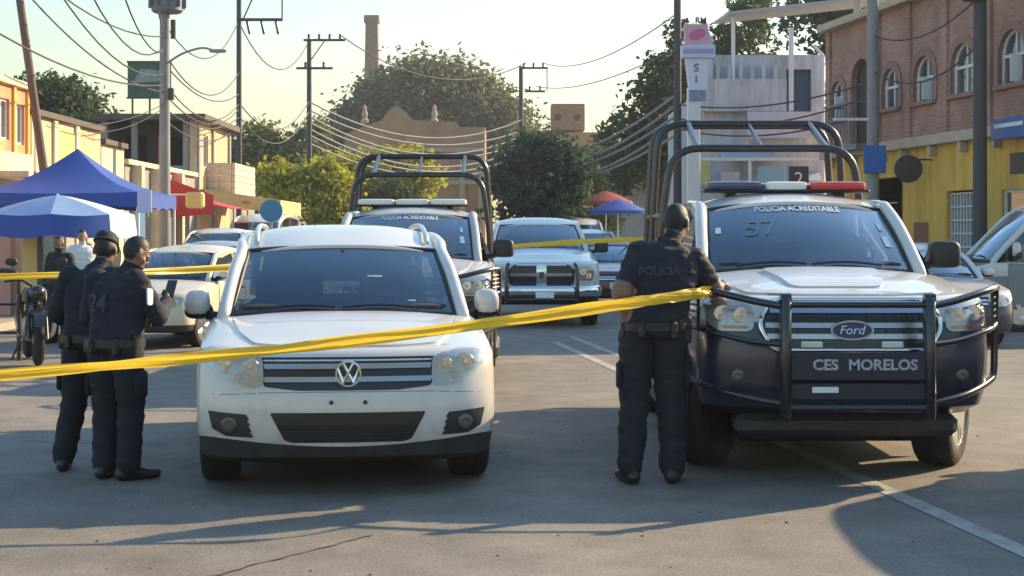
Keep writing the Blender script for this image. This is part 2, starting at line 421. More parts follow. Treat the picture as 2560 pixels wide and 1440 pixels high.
def wheel_meshes(r, w, kind='alloy'):
    k = (round(r, 3), round(w, 3), kind)
    if k in WHEELS: return WHEELS[k]
    ri = r * .66
    t = MB(); h = w / 2
    t.lathe([(ri, -h * .85), (ri + .02, -h * .98), (r * .9, -h), (r * .97, -h * .88), (r, -h * .62), (r, -h * .3), (r - .008, -h * .28), (r - .008, -h * .2), (r, -h * .18), (r, h * .18), (r - .008, h * .2), (r - .008, h * .28), (r, h * .3), (r, h * .62), (r * .97, h * .88), (r * .9, h), (ri + .02, h * .98), (ri, h * .85)], axis='x', n=36)
    m = MB(); m.lathe([(ri + .012, h * .92), (ri - .005, h * .95), (ri - .02, h * .8), (ri - .03, h * .2), (ri - .04, -h * .5), (0, -h * .5)], axis='x', n=30, mi=0)
    ns = 5 if kind == 'alloy' else 8
    for i in range(ns):
        a = 2 * math.pi * i / ns
        for sg in (-1, 1):
            b = a + sg * .16
            p0 = Vector((h * .62, math.cos(a) * .05, math.sin(a) * .05)); p1 = Vector((h * .8, math.cos(b) * (ri - .005), math.sin(b) * (ri - .005)))
            m.tube([p0, p0.lerp(p1, .5) + Vector((.012, 0, 0)), p1], [.03, .024, .022], 6, mi=0)
    m.lathe([(.055, h * .4), (.055, h * .68), (.03, h * .74), (0, h * .74)], axis='x', n=14)
    WHEELS[k] = (t.mesh('wheel', RUBBER, 40), m.mesh('rim', ALU if kind == 'alloy' else STEEL, 40)); return WHEELS[k]
def wheels(S, T, steer=0):
    tm, rm = wheel_meshes(S['wr'], S['ww'], S.get('rim', 'alloy'))
    for i, ya in enumerate(S['axles']):
        for sg in (-1, 1):
            rz = (0 if sg > 0 else math.pi) + (steer if i == 0 else 0)
            wo_ = inst(tm, 'wheel', T, (sg * S['track'], ya, S['wr']), (0, 0, rz)); inst(rm, 'rim', wo_)
    MB().tube([(-S['track'], S['axles'][0], S['wr']), (S['track'], S['axles'][0], S['wr'])], .05).build('axle', PLAST, T)
def rail_pts(G):
    bw = G.get('bw', .1); g = G.get('rg', .05)
    A = [(G['xc'] + g + .01, G['yc'] + bw + .06, G['zc'] - .10), (G['xc'] + g, G['yc'] + bw, G['zc'] - .02),
         (lerp(G['xc'], G['xh'], .55) + g, lerp(G['yc'], G['yh'], .55) + bw * .85, lerp(G['zc'], G['zh'], .55) + .015),
         (G['xh'] + g, G['yh'] + bw * .6 - .02, G['zh'] - .045), (G['xh'] + g + .005, lerp(G['yh'], G['yr'], .12) + bw * .5, lerp(G['zh'], G['zr'], .55) - .065),
         (lerp(G['xh'], G['xr'], .4) + g, lerp(G['yh'], G['yr'], .45), G['zr'] - .085), (G['xr'] + g, G['yr'], G['zrr'] - .06),
         (lerp(G['xr'], G['xb'], .5) + g, lerp(G['yr'], G['yb'], .5), lerp(G['zrr'], G['zb'], .5) + .01), (G['xb'] + g, G['yb'], G['zb'] - .06)]
    return spline(A, 5)
def wind(G, off=0):
    bw = G.get('bw', .1)
    def f(s, t):
        x = s * lerp(G['xc'], G['xh'], t)
        return Vector((x, lerp(G['yc'], G['yh'], t) + bw * abs(s) ** 2 * lerp(1, .6, t) - .03 * math.sin(math.pi * t) - off * .8, lerp(G['zc'], G['zh'], t) - G.get('dip', .03) * s * s * (1 - t) - G.get('hdip', .02) * s * s * t + .012 * math.sin(math.pi * t) + off * .6))
    return f
def greenhouse(S, T, paint, glass=GLASS, detail=True, blackpil=True):
    G = S['G']; W = wind(G)
    ws = MB().grid(lambda u, v: W(-1 + 2 * u, v), 20, 10).build('windshield', glass, T, 60)
    per = [W(-1 + 2 * i / 16, 0) for i in range(17)] + [W(1, j / 8) for j in range(1, 9)] + [W(1 - 2 * i / 16, 1) for i in range(1, 17)] + [W(-1, 1 - j / 8) for j in range(1, 8)]
    MB().tube(per, .016, 6, closed=True).build('seal', PLAST, ws)
    rp = rail_pts(G)
    for sg in (-1, 1):
        MB().tube([(p.x * sg, p.y, p.z) for p in rp], G.get('rail', .042), 10).build('pillar', paint, T, 50)
    def prof(u):
        pk = .4
        return lerp(G['zh'], G['zr'], math.sin(min(1, u / pk) * math.pi / 2)) if u < pk else G['zr'] + (G['zrr'] - G['zr']) * (1 - math.cos((u - pk) / (1 - pk) * math.pi / 2))
    def roof(u, v):
        s = -1 + 2 * v; xw = lerp(G['xh'], lerp(G['xh'], G['xr'], 1), u) + .088 + .008 * math.sin(math.pi * min(1, u * 2))
        return Vector((xw * s, lerp(G['yh'] - .02, G['yr'] + .03, u) + G.get('bw', .1) * .6 * s * s * (1 - u), prof(u) + .012 - .075 * abs(s) ** 3.4 - G.get('hdip', .02) * s * s * (1 - u)))
    MB().grid(roof, 16, 16, thick=(0, 0, -.035)).build('roof', paint, T, 50)
    if G.get('rearglass', True):
        MB().grid(lambda u, v: Vector(((-1 + 2 * u) * lerp(G['xb'], G['xr'], v), lerp(G['yb'], G['yr'], v) - .05 * (2 * u - 1) ** 2 + .02 * math.sin(math.pi * v), lerp(G['zb'], G['zrr'] - .02, v))), 10, 6).build('rear_window', GLASSD, T, 60)
    def railz(y):
        z = -9
        for a, b in zip(rp, rp[1:]):
            lo, hi = min(a.y, b.y), max(a.y, b.y)
            if lo <= y <= hi and hi > lo: z = max(z, lerp(a.z, b.z, (y - a.y) / (b.y - a.y)))
        return z
    def railx(y):
        for a, b in zip(rp, rp[1:]):
            if min(a.y, b.y) <= y <= max(a.y, b.y) and a.y != b.y: return lerp(a.x, b.x, (y - a.y) / (b.y - a.y))
        return rp[-1].x
    def belt(y): return lerp(G['zc'] - .05, G['zb'] - .02, smooth01((y - G['yc']) / max(.1, G['yb'] - G['yc'])))
    xs = S['hw'] - .05
    for sg in (-1, 1):
        def smap(y, z):
            t = (z - belt(y)) / max(.1, G['zr'] - .06 - belt(y)); return Vector((sg * (lerp(xs, G['xh'] + .045, t)), y, z))
        for y0, y1 in G['wins']:
            up = []; lo = []
            for i in range(13):
                y = lerp(y0, y1, i / 12); zt = railz(y) - .035; zb = belt(y) - .01
                if zt > zb + .02: up.append((y, zt)); lo.append((y, zb))
            if len(up) > 2: MB().panel(lo + up[::-1], smap, sp=.2, thick=lambda u, v: (-sg * .006, 0, 0)).build('side_window', GLASSD, T, 60)
        for i in range(len(G['wins']) - 1):
            y0 = G['wins'][i][1]; y1 = G['wins'][i + 1][0]; ol = [(y0 - .01, belt(y0) - .03), (y1 + .01, belt(y1) - .03), (y1 + .01, railz(y1) - .01), (y0 - .01, railz(y0) - .01)]
            MB().panel(ol, lambda y, z: smap(y, z) + Vector((sg * .006, 0, 0)), thick=lambda u, v: (-sg * .05, 0, 0)).build('door_pillar', PLAST if blackpil else paint, T)
        # mirror
        mx, my, mz, mw, mh = G['mir']
        h = MB(); blob(h, (sg * (mx + mw / 2), my, mz), (mw / 2, .07, mh / 2), G.get('mire', .75)); q = h.build('mirror', [paint], T, 60)
        if G.get('mirblack'): q.data.materials[0] = PLAST
        b2 = MB(); blob(b2, (sg * (mx + mw / 2), my + .012, mz - mh * .24), (mw / 2 * 1.01, .072, mh * .30), G.get('mire', .75)); b2.tube([(sg * (mx + .03), my + .02, mz - mh * .4), (sg * (mx - .12), my + .05, mz - mh * .55)], [.03, .04], 8); b2.build('mirror_base', PLAST, q, 60)
        MB().grid(lambda u, v: Vector((sg * (mx + mw * (.08 + .84 * u)), my + .078, mz + mh * (-.36 + .75 * v))), 1, 1, thick=(0, -.005, 0)).build('mirror_glass', CHROME, q)
    # cabin
    d = MB(); yc = G['yc'] + G.get('bw', .1)
    blob(d, (0, yc + .22, G['zc'] - .02), (G['xc'] * .98, .26, .075), .4, 20, 8); d.build('dashboard', INTER, T)
    se = MB(); ysd = G.get('yseat', yc + 1.15)
    for sx in (-.38, .38):
        hz0 = min(G['zc'] + .47, G['zr'] - .22); blob(se, (sx, ysd, hz0 - .33), (.25, .09, .28), .55); blob(se, (sx, ysd + .03, hz0), (.13, .06, .085), .6)
        se.tube([(sx, ysd + .02, hz0 - .12), (sx, ysd + .03, hz0 - .02)], .02, 6)
    se.build('seats', SEAT, T, 60)
    st = MB(); c = Vector((.38, yc + .52, G['zc'] + .05)); tl = R(25)
    st.tube([c + Vector((.18 * math.cos(a), -.18 * math.sin(a) * math.sin(tl), .18 * math.sin(a) * math.cos(tl))) for a in [2 * math.pi * i / 20 for i in range(20)]], .016, 6, closed=True)
    st.tube([c, c + Vector((0, -.25, -.1))], .035, 8); st.tube([c + Vector((-.17, 0, 0)), c + Vector((.17, 0, 0))], .02, 6); st.build('steering_wheel', INTER, T)
    rm = MB(); q = W(0, .88); blob(rm, (0, q.y + .07, q.z - .045), (.11, .015, .032), .5); rm.tube([(0, q.y + .07, q.z - .04), (0, q.y + .03, q.z + .02)], .012, 6); rm.build('rear_view_mirror', INTER, T)
    wp = MB()
    for s0, s1 in ((-.75, -.08), (-.02, .68)):
        wp.tube([wind(G, .02)(lerp(s0, s1, t / 6), .035 + .035 * math.sin(t / 6 * 3)) for t in range(7)], .009, 6)
    wp.build('wiper', PLAST, T)
    return W
def doors(S, T, bv, spans, z0, z1, mats_paint, zhandle):
    for sg in (-1, 1):
        for y0, y1 in spans:
            ol = rnd([(y0, z0), (y1, z0), (y1, z1 - .01), (y0, z1)], .05)
            d = MB().panel(ol, pside(bv, sg, .009), sp=.06, thick=lambda u, v: (-sg * .02, 0, 0)).build('door', mats_paint, T, 30)
            hp = pside(bv, sg)(y1 - .14, zhandle); MB().box(hp + Vector((sg * .03, 0, 0)), (.03, .17, .03), bev=.012).build('handle', PLAST, d)
def lamp(bv, T, outline, bowls, name='headlight', amber=None, base=None, off=.006):
    """headlight: chrome lined housing, reflector bowls, clear lens"""
    h = fpanel(bv, name, outline, base or M('lamp_housing', (.55, .54, .52), .28, .55), T, off, .05, .035)
    for (x, z, r) in bowls:
        p = pfront(bv, off)(x, z); m = MB(); m.lathe([(r, -.012), (r * .96, -.016), (r * .75, -.004), (r * .45, .006), (0, .010)], p, 'y', 18, 0)
        m.sphere(p + Vector((0, -.004, 0)), r * .34, 10, 6, 1); m.build('reflector', [REFL, M('bulb', (.8, .8, .76), .1, coat=1)], h, 60)
    if amber:
        fpanel(bv, 'turn_signal', amber, AMBER, h, off + .004, .01, .04)
    fpanel(bv, 'lens', outline, LENS, h, off + .022, .004, .035)
    return h
def spec(L, hw, zb, hood, cowl, belt, G, axles, wr, ww, track, profile=None, blk=1, rx=.38, ry=.28, bow=.13, crown=.045, cab=None, **kw):
    """profile: (zfrac, front y, dhw) rows; zfrac 0..1 from sill to hood edge at the nose"""
    if profile is None: profile = [(0, .14, -.09), (.06, .05, -.03), (.2, .015, -.008), (.42, 0, 0), (.6, .02, 0), (.75, .045, 0), (.88, .075, -.006), (.96, .12, -.02), (1, .19, -.06)]
    lv = []
    for i, row in enumerate(profile):
        f, fy, dh = row[:3]; zf = lerp(zb, hood, f); top = smooth01((f - .45) / .55); zr = zf + (belt - hood) * top
        lv.append((zf, zr, fy, hw + dh, row[3] if len(row) > 3 else 0, 1 if i < blk else 0, row[4] if len(row) > 4 else (.1 if f < .3 else .02)))
    S = dict(L=L, hw=hw, levels=lv, rx=rx, ry=ry, bow=bow, crown=crown, ycowl=cowl, cab=cab or (G['yc'] + .12, G['yb'] - .05), G=G, axles=axles, wr=wr, ww=ww, track=track, arch=True)
    S.update(kw); return S
# ---------------------------------------------------------------- ground and road
def at(px, py, d): return Vector(((px - 1280) / 3900 * d, d, 1.55 - (py - 590) / 3900 * d))
def asphalt(name, c1, c2, speck=.3, crack=True):
    m = bpy.data.materials.new(name); m.use_nodes = True; n = m.node_tree.nodes; l = m.node_tree.links; b = n['Principled BSDF']
    tc = n.new('ShaderNodeTexCoord'); mp = n.new('ShaderNodeMapping'); mp.inputs['Scale'].default_value = (1, .55, 1); l.new(tc.outputs['Object'], mp.inputs[0])
    def noise_(sc, det=6, vec=None):
        t = n.new('ShaderNodeTexNoise'); t.inputs['Scale'].default_value = sc; t.inputs['Detail'].default_value = det; t.inputs['Roughness'].default_value = .6; l.new(vec or tc.outputs['Object'], t.inputs['Vector']); return t.outputs[0]
    def ramp(x, a, b_, lo=0, hi=1):
        r = n.new('ShaderNodeMapRange'); r.inputs[1].default_value = a; r.inputs[2].default_value = b_; r.inputs[3].default_value = lo; r.inputs[4].default_value = hi; l.new(x, r.inputs[0]); return r.outputs[0]
    def mul(a, b_):
        k = n.new('ShaderNodeMath'); k.operation = 'MULTIPLY'; l.new(a, k.inputs[0]); l.new(b_, k.inputs[1]); return k.outputs[0]
    mx = n.new('ShaderNodeMix'); mx.data_type = 'RGBA'; mx.inputs[6].default_value = (*c1, 1); mx.inputs[7].default_value = (*c2, 1)
    l.new(ramp(noise_(.35, 8, mp.outputs[0]), .35, .65), mx.inputs[0])
    f = mul(mul(ramp(noise_(48, 4), .3, .7, 1 - speck, 1 + speck), ramp(noise_(150, 2), .25, .75, .75, 1.25)), ramp(noise_(2.2, 8), .3, .7, .78, 1.2))
    st = ramp(noise_(.9, 5, mp.outputs[0]), .62, .74, 1, .72); f = mul(f, st)
    if crack:
        wv = n.new('ShaderNodeTexNoise'); wv.inputs['Scale'].default_value = .8; wv.inputs['Detail'].default_value = 5; l.new(tc.outputs['Object'], wv.inputs['Vector'])
        ad = n.new('ShaderNodeVectorMath'); ad.operation = 'MULTIPLY_ADD'; l.new(wv.outputs['Color'], ad.inputs[0]); ad.inputs[1].default_value = (1.3, 1.3, 0); l.new(tc.outputs['Object'], ad.inputs[2])
        vo = n.new('ShaderNodeTexVoronoi'); vo.feature = 'DISTANCE_TO_EDGE'; vo.inputs['Scale'].default_value = .28; l.new(ad.outputs[0], vo.inputs['Vector'])
        ck = ramp(vo.outputs['Distance'], .0, .006, .55, 1); gate = ramp(noise_(.25, 2), .58, .66); 
        mixk = n.new('ShaderNodeMix'); mixk.data_type = 'FLOAT'; l.new(gate, mixk.inputs[0]); mixk.inputs[2].default_value = 1; l.new(ck, mixk.inputs[3]); f = mul(f, mixk.outputs[0])
    vm = n.new('ShaderNodeVectorMath'); vm.operation = 'SCALE'; l.new(mx.outputs[2], vm.inputs[0]); l.new(f, vm.inputs['Scale']); l.new(vm.outputs[0], b.inputs['Base Color'])
    b.inputs['Roughness'].default_value = .82; b.inputs['Specular IOR Level'].default_value = .35
    bp = n.new('ShaderNodeBump'); bp.inputs['Strength'].default_value = .35; bp.inputs['Distance'].default_value = .01; l.new(noise_(70, 4), bp.inputs['Height']); l.new(bp.outputs[0], b.inputs['Normal'])
    return m
ROAD = asphalt('road_asphalt', (.15, .138, .124), (.215, .194, .168))
DUST = asphalt('dusty_ground', (.20, .17, .13), (.27, .23, .18), crack=False)
CONC = M('pavement_concrete', (.33, .31, .28), .85, var=.2, scale=1.2, bump=.2, bscale=60)
def flat(name, poly, z, mat, kind='structure'):
    mb = MB(); mb.panel(poly, lambda u, v: (u, v, z)); o = mb.build(name, mat, None, None)
    for p in o.data.polygons:
        if p.normal.z < 0: p.flip()
    o.data.update(); return tag(o, kind=kind)
flat('ground', [(-900, -200), (900, -200), (900, 1500), (-900, 1500)], -.012, DUST)
flat('road', [(-8.3, -30), (26, -30), (26, 27), (8.6, 27), (6.7, 40), (-1, 88), (-8, 135), (-22, 135), (-14, 88), (-8.3, 50)], 0, ROAD)
def slab(name, poly, z0, z1, mat, kind=None, parent=None):
    o = MB().panel(poly, lambda u, v: (u, v, z1), thick=lambda u, v: (0, 0, z0 - z1)).build(name, mat, parent, 30); return tag(o, kind=kind) if kind else o
slab('pavement_left', [(-8.3, -30), (-8.3, 50), (-14, 88), (-40, 88), (-40, -30)], -.01, .13, CONC, 'structure')
slab('pavement_right', [(8.5, 28), (6.6, 40), (-1.1, 88), (10, 88), (24, 28)], -.01, .13, CONC, 'structure')
PAINT = M('worn_road_paint', (.30, .29, .27), .85, var=.4, scale=7)
def stripe(x0, y0, x1, y1, wd):
    d = Vector((x1 - x0, y1 - y0)).normalized(); nrm = Vector((-d.y, d.x)) * wd / 2
    return flat('lane_marking', [(x0 + nrm.x, y0 + nrm.y), (x1 + nrm.x, y1 + nrm.y), (x1 - nrm.x, y1 - nrm.y), (x0 - nrm.x, y0 - nrm.y)], .004, PAINT)
dirx = -2.13 / 17.05
for (ya, yb) in ((3, 13.2), (15.5, 22.8), (27, 33)):
    stripe(2.51 + (ya - 7.65) * dirx, ya, 2.51 + (yb - 7.65) * dirx, yb, .13)
for (ya, yb) in ((15, 24), (33, 45)):
    stripe(2.95 + (ya - 7.65) * dirx, ya, 2.95 + (yb - 7.65) * dirx, yb, .10)

TAR = M('tar_seam', (.035, .035, .037), .7, var=.2, scale=12)
ROADO = bpy.data.objects['road']
for pts in ([at(505, 1449, 7.03), at(640, 1412, 7.35), at(800, 1372, 7.73), at(930, 1338, 8.08)], [at(60, 1102, 11.8), at(240, 1110, 11.6), at(420, 1112, 11.55)]):
    P_ = spline([(p.x, p.y) for p in pts], 8); rg = random.Random(len(P_)); L_ = []; R_ = []
    for i, p in enumerate(P_):
        q = (P_[min(i + 1, len(P_) - 1)] - P_[max(i - 1, 0)]).normalized(); nn = Vector((-q.y, q.x)); j = nn * rg.uniform(-.012, .012); w_ = rg.uniform(.003, .009); L_.append(p + j + nn * w_); R_.append(p + j - nn * w_)
    m_ = MB(); m_.add([(p.x, p.y, .004) for p in L_ + R_], [(i, i + 1, len(L_) + i + 1, len(L_) + i) for i in range(len(L_) - 1)]); o_ = m_.build('tar_seam', TAR, ROADO, None)
gv = MB(); rg = random.Random(4)
for i in range(110):
    y = 6.9 + 12 * rg.random() ** 2; x = rg.uniform(-.33, .33) * y
    r_ = rg.uniform(.003, .009); gv.sphere((x, y, r_ * .4), (r_ * rg.uniform(.8, 1.5), r_, r_ * .7), 6, 4)
tag(gv.build('gravel', M('pebble', (.17, .15, .13), .9, var=.3, scale=5)), 'loose pebbles and grit scattered over the road', 'gravel', kind='stuff')

# ---------------------------------------------------------------- buildings
class Fac:
    """facade frame: s along the wall, z up, d outwards to the street"""
    def __init__(s, ox, oy, dx, dy, out):
        s.o = Vector((ox, oy, 0)); s.u = Vector((dx, dy, 0)).normalized(); s.n = Vector((-s.u.y, s.u.x, 0))
        if s.n.dot(Vector((*out, 0))) < 0: s.n = -s.n
    def p(s, a, z, d=0): return s.o + s.u * a + s.n * d + Vector((0, 0, z))
    def mp(s, d=0): return lambda a, z: s.p(a, z, d)
    def wall(s, name, ol, holes, mat, parent, th=.25, d=0):
        return MB().panel(ol, s.mp(d), holes, thick=lambda u, v: s.n * -th).build(name, mat, parent, 30)
    def bar(s, mb, a0, z0, a1, z1, d0, d1, bev=.0):
        c = s.p((a0 + a1) / 2, (z0 + z1) / 2, (d0 + d1) / 2); T = Matrix.Translation(c) @ Matrix(((s.u.x, s.n.x, 0, 0), (s.u.y, s.n.y, 0, 0), (0, 0, 1, 0), (0, 0, 0, 1)))
        mb.box((0, 0, 0), (abs(a1 - a0), abs(d1 - d0), abs(z1 - z0)), bev=bev, mat=T); return mb
    def piece(s, name, mat, parent, *a, bev=.01): return s.bar(MB(), *a, bev=bev).build(name, mat, parent)
def rect(a0, z0, a1, z1): return [(a0, z0), (a1, z0), (a1, z1), (a0, z1)]
def archw(c, w, z0, z1, n=10):
    r = w / 2; return [(c - r, z0), (c + r, z0)] + [(c + r * math.cos(math.pi * i / n), z1 - r * .9 + r * .9 * math.sin(math.pi * i / n)) for i in range(n + 1)]
PANE = M('window_pane', (.05, .07, .10), .08, coat=.5, spec=.8)
WFR = M('white_frame', (.70, .72, .74), .45, var=.05)
BRICK = None
def brickmat(name, c1, c2, mortar, u, scale=1):
    m = bpy.data.materials.new(name); m.use_nodes = True; n = m.node_tree.nodes; l = m.node_tree.links; b = n['Principled BSDF']
    tc = n.new('ShaderNodeTexCoord'); sx = n.new('ShaderNodeSeparateXYZ'); l.new(tc.outputs['Object'], sx.inputs[0])
    d = n.new('ShaderNodeVectorMath'); d.operation = 'DOT_PRODUCT'; d.inputs[1].default_value = (*u[:2], 0); l.new(tc.outputs['Object'], d.inputs[0])
    cb = n.new('ShaderNodeCombineXYZ'); l.new(d.outputs['Value'], cb.inputs[0]); l.new(sx.outputs[2], cb.inputs[1])
    t = n.new('ShaderNodeTexBrick'); t.inputs['Scale'].default_value = scale; t.inputs['Color1'].default_value = (*c1, 1); t.inputs['Color2'].default_value = (*c2, 1); t.inputs['Mortar'].default_value = (*mortar, 1)
    t.inputs['Brick Width'].default_value = .26; t.inputs['Row Height'].default_value = .075; t.inputs['Mortar Size'].default_value = .008; t.inputs['Bias'].default_value = -.1
    l.new(cb.outputs[0], t.inputs['Vector'])
    nz = n.new('ShaderNodeTexNoise'); nz.inputs['Scale'].default_value = 1.2; nz.inputs['Detail'].default_value = 6; l.new(tc.outputs['Object'], nz.inputs['Vector'])
    r = n.new('ShaderNodeMapRange'); r.inputs[1].default_value = .3; r.inputs[2].default_value = .7; r.inputs[3].default_value = .72; r.inputs[4].default_value = 1.2; l.new(nz.outputs[0], r.inputs[0])
    vm = n.new('ShaderNodeVectorMath'); vm.operation = 'SCALE'; l.new(t.outputs[0], vm.inputs[0]); l.new(r.outputs[0], vm.inputs['Scale']); l.new(vm.outputs[0], b.inputs['Base Color'])
    bp = n.new('ShaderNodeBump'); bp.inputs['Strength'].default_value = .5; bp.inputs['Distance'].default_value = .01; bp.invert = True; l.new(t.outputs['Fac'], bp.inputs['Height']); l.new(bp.outputs[0], b.inputs['Normal'])
    b.inputs['Roughness'].default_value = .88; return m
def arch_window(F, T, c, w, z0, z1, wall_d=0, frame=WFR, surround=None, glint=0):
    wn = MB(); r = w / 2
    out = [F.p(a, z, wall_d - .10) for a, z in archw(c, w - .02, z0 + .01, z1 - .01, 12)]
    fr = MB().tube(out, .035, 6, closed=True); zt = z1 - r * .9
    F.bar(fr, c - r, zt - .03, c + r, zt + .03, wall_d - .13, wall_d - .08); F.bar(fr, c - .025, z0, c + .025, zt, wall_d - .13, wall_d - .085); F.bar(fr, c - .02, zt, c + .02, z1 - .02, wall_d - .13, wall_d - .085)
    fo = fr.build('window', frame, T, 40)
    MB().panel(archw(c, w - .03, z0 + .015, z1 - .015), F.mp(wall_d - .12)).build('pane', PANE, fo)
    sl = MB(); F.bar(sl, c - r - .1, z0 - .09, c + r + .1, z0 - .005, wall_d - .1, wall_d + .10, bev=.01); sl.build('sill', surround or frame, fo)
    if surround:
        MB().panel(archw(c, w + .34, z0 - .004, z1 + .17), F.mp(wall_d + .035), [archw(c, w, z0 + .02, z1)], thick=lambda u, v: F.n * -.05).build('arch_surround', surround, fo)
    if glint:
        lf = MB(); F.bar(lf, c + r * .25, z0 + .03, c + r * .25 + .03, zt, wall_d - .1, wall_d + .12); lf.build('pane_glint', frame, fo)  # white bar standing in for the bright reflection in the pane
def sq_window(F, T, a0, z0, a1, z1, frame=WFR, d=0, mull=1):
    fr = MB(); t = .05
    F.bar(fr, a0, z0, a0 + t, z1, d - .14, d - .06); F.bar(fr, a1 - t, z0, a1, z1, d - .14, d - .06); F.bar(fr, a0 + t, z0, a1 - t, z0 + t, d - .14, d - .06); F.bar(fr, a0 + t, z1 - t, a1 - t, z1, d - .14, d - .06)
    for i in range(mull): q = lerp(a0, a1, (i + 1) / (mull + 1)); F.bar(fr, q - .02, z0 + t, q + .02, z1 - t, d - .13, d - .07)
    fo = fr.build('window', frame, T, 30); MB().panel(rect(a0 + .02, z0 + .02, a1 - .02, z1 - .02), F.mp(d - .10)).build('pane', PANE, fo); return fo
def volume(name, F, s0, s1, depth, z1, mat, parent, front=False):
    """solid side/back walls and roof slab behind a facade"""
    mb = MB(); a = F.p(s0, 0, -.25); b = F.p(s1, 0, -.25); c = F.p(s1, 0, -depth); d = F.p(s0, 0, -depth)
    for p, q in ((b, c), (c, d), (d, a)):
        t = (q - p).normalized(); nn = Vector((-t.y, t.x, 0)) * .1; m_ = (p + q) / 2; mb.box((m_.x, m_.y, z1 / 2), ((q - p).length, .2, z1), rz=math.atan2(t.y, t.x))
    o = mb.build(name, mat, parent, 30)
    m2 = MB(); m2.panel([(p.x, p.y) for p in (a, b, c, d)], lambda u, v: (u, v, z1 - .05), thick=lambda u, v: (0, 0, -.15)); m2.build('roof', M('roof_slab', (.25, .24, .23), .9, var=.2), parent); return o

# right: brick building with arched windows over a yellow ground floor
FR = Fac(8.1, 40, .1595, -.987, (-1, 0))
BR = brickmat('brown_brick', (.42, .22, .165), (.32, .17, .135), (.33, .27, .245), FR.u)
YEL = streaks(M('yellow_wall', (.66, .41, .08), .85, var=.18, scale=1.1, bump=.1, bscale=30))
BEAM = M('pale_beam', (.45, .38, .28), .8, var=.15, scale=2)
TB = thing('brick_building', 'brown brick building with arched upper windows over a yellow ground floor', 'building', FR.p(6, 0))
TB.location = (0, 0, 0)
S1 = 12.1
ww = [(9.93, 1.08, 4.5, 5.55), (7.8, 1.08, 4.5, 5.55), (5.88, 1.05, 4.5, 5.5), (4.05, .95, 4.5, 5.42), (.71, .9, 4.5, 5.45)]
bal = (2.2, 1.25, 3.72, 5.85)
FR.wall('upper_wall', rect(0, 3.72, S1, 6.75), [archw(*w_) for w_ in ww] + [archw(bal[0], bal[1], bal[2] + .01, bal[3])], BR, TB)
for i, w_ in enumerate(ww): arch_window(FR, TB, *w_, surround=M('brick_trim', (.29, .165, .13), .85, var=.1), glint=(i in (0, 2, 4)))
bd_ = FR.wall('balcony_door', archw(bal[0], bal[1] - .02, bal[2] + .02, bal[3] - .01), [], M('dark_wood', (.035, .02, .018), .6, var=.3), TB, .05, -.15)
gate = rect(7.0, .13, 8.35, 2.5); shop = rect(2.6, .13, 4.7, 2.9); wnd = rect(9.5, 1.1, 11.2, 2.45); door2 = rect(.4, .13, 1.6, 2.5)
FR.wall('lower_wall', rect(0, .1, S1, 3.5), [gate, shop, wnd, door2], YEL, TB)
FR.piece('floor_beam', BEAM, TB, -.05, 3.5, S1 + .05, 3.72, -.2, .22)
FR.piece('roof_beam', BEAM, TB, -.05, 6.75, S1 + .05, 6.93, -.2, .28)
for s_ in (.0, 3.2, 4.95, 6.85, 8.85, 11.2): FR.piece('pilaster', BR, TB, s_, 3.72, s_ + .28, 6.75, -.01, .07)
for s_ in (.4, 1.9, 3.4, 4.9, 6.4, 7.9, 9.4, 10.9): FR.piece('bracket', BEAM, TB, s_, 3.28, s_ + .13, 3.499, -.02, .18)
for s_ in (2.0, 4.5, 7, 9.5): FR.piece('roof_post', BEAM, TB, s_, 6.932, s_ + .12, 7.35, -.05, .1)
volume('side_walls', FR, 0, S1, 9, 6.7, BR, TB)
gt = MB()
for i in range(10): q = lerp(7.03, 8.32, i / 9); FR.bar(gt, q - .018, .16, q + .018, 2.46, -.14, -.10)
for i in range(9): z = lerp(.2, 2.44, i / 8); FR.bar(gt, 7.02, z - .015, 8.33, z + .015, -.098, -.08)
g_ = gt.build('gate', M('white_iron', (.55, .58, .62), .5), TB)
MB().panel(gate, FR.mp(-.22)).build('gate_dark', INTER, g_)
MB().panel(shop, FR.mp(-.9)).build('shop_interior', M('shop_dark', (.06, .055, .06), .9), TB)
sq_window(FR, TB, 9.5, 1.1, 11.2, 2.45); MB().panel(door2, FR.mp(-.2)).build('door', M('dark_wood', (.035, .02, .018), .6), TB)
FR.piece('black_board', M('black_board', (.02, .02, .025), .5), TB, 9.9, 2.75, 11.3, 3.15, .0, .04)
FR.piece('poster', M('rust_poster', (.20, .09, .06), .7, var=.15, scale=4), TB, 5.35, 1.2, 6.1, 1.85, .0, .02)
rl = MB()
for i in range(11): FR.bar(rl, 1.2 + i * .2 - .012, 3.74, 1.2 + i * .2 + .012, 4.7, .50, .52)
FR.bar(rl, 1.1, 4.7, 3.3, 4.75, .48, .54); FR.bar(rl, 1.1, 4.7, 1.14, 4.75, 0, .48); FR.bar(rl, 3.26, 4.7, 3.3, 4.75, 0, .48); FR.bar(rl, 1.1, 3.6, 3.3, 3.735, .221, .55)
rl.build('balcony', M('balcony_grey', (.16, .19, .24), .6), TB)
pw = MB(); FR.bar(pw, .3, 6.93, S1 - 1.5, 8.6, -4, -3.8); pw.build('roof_parapet', BR, TB)
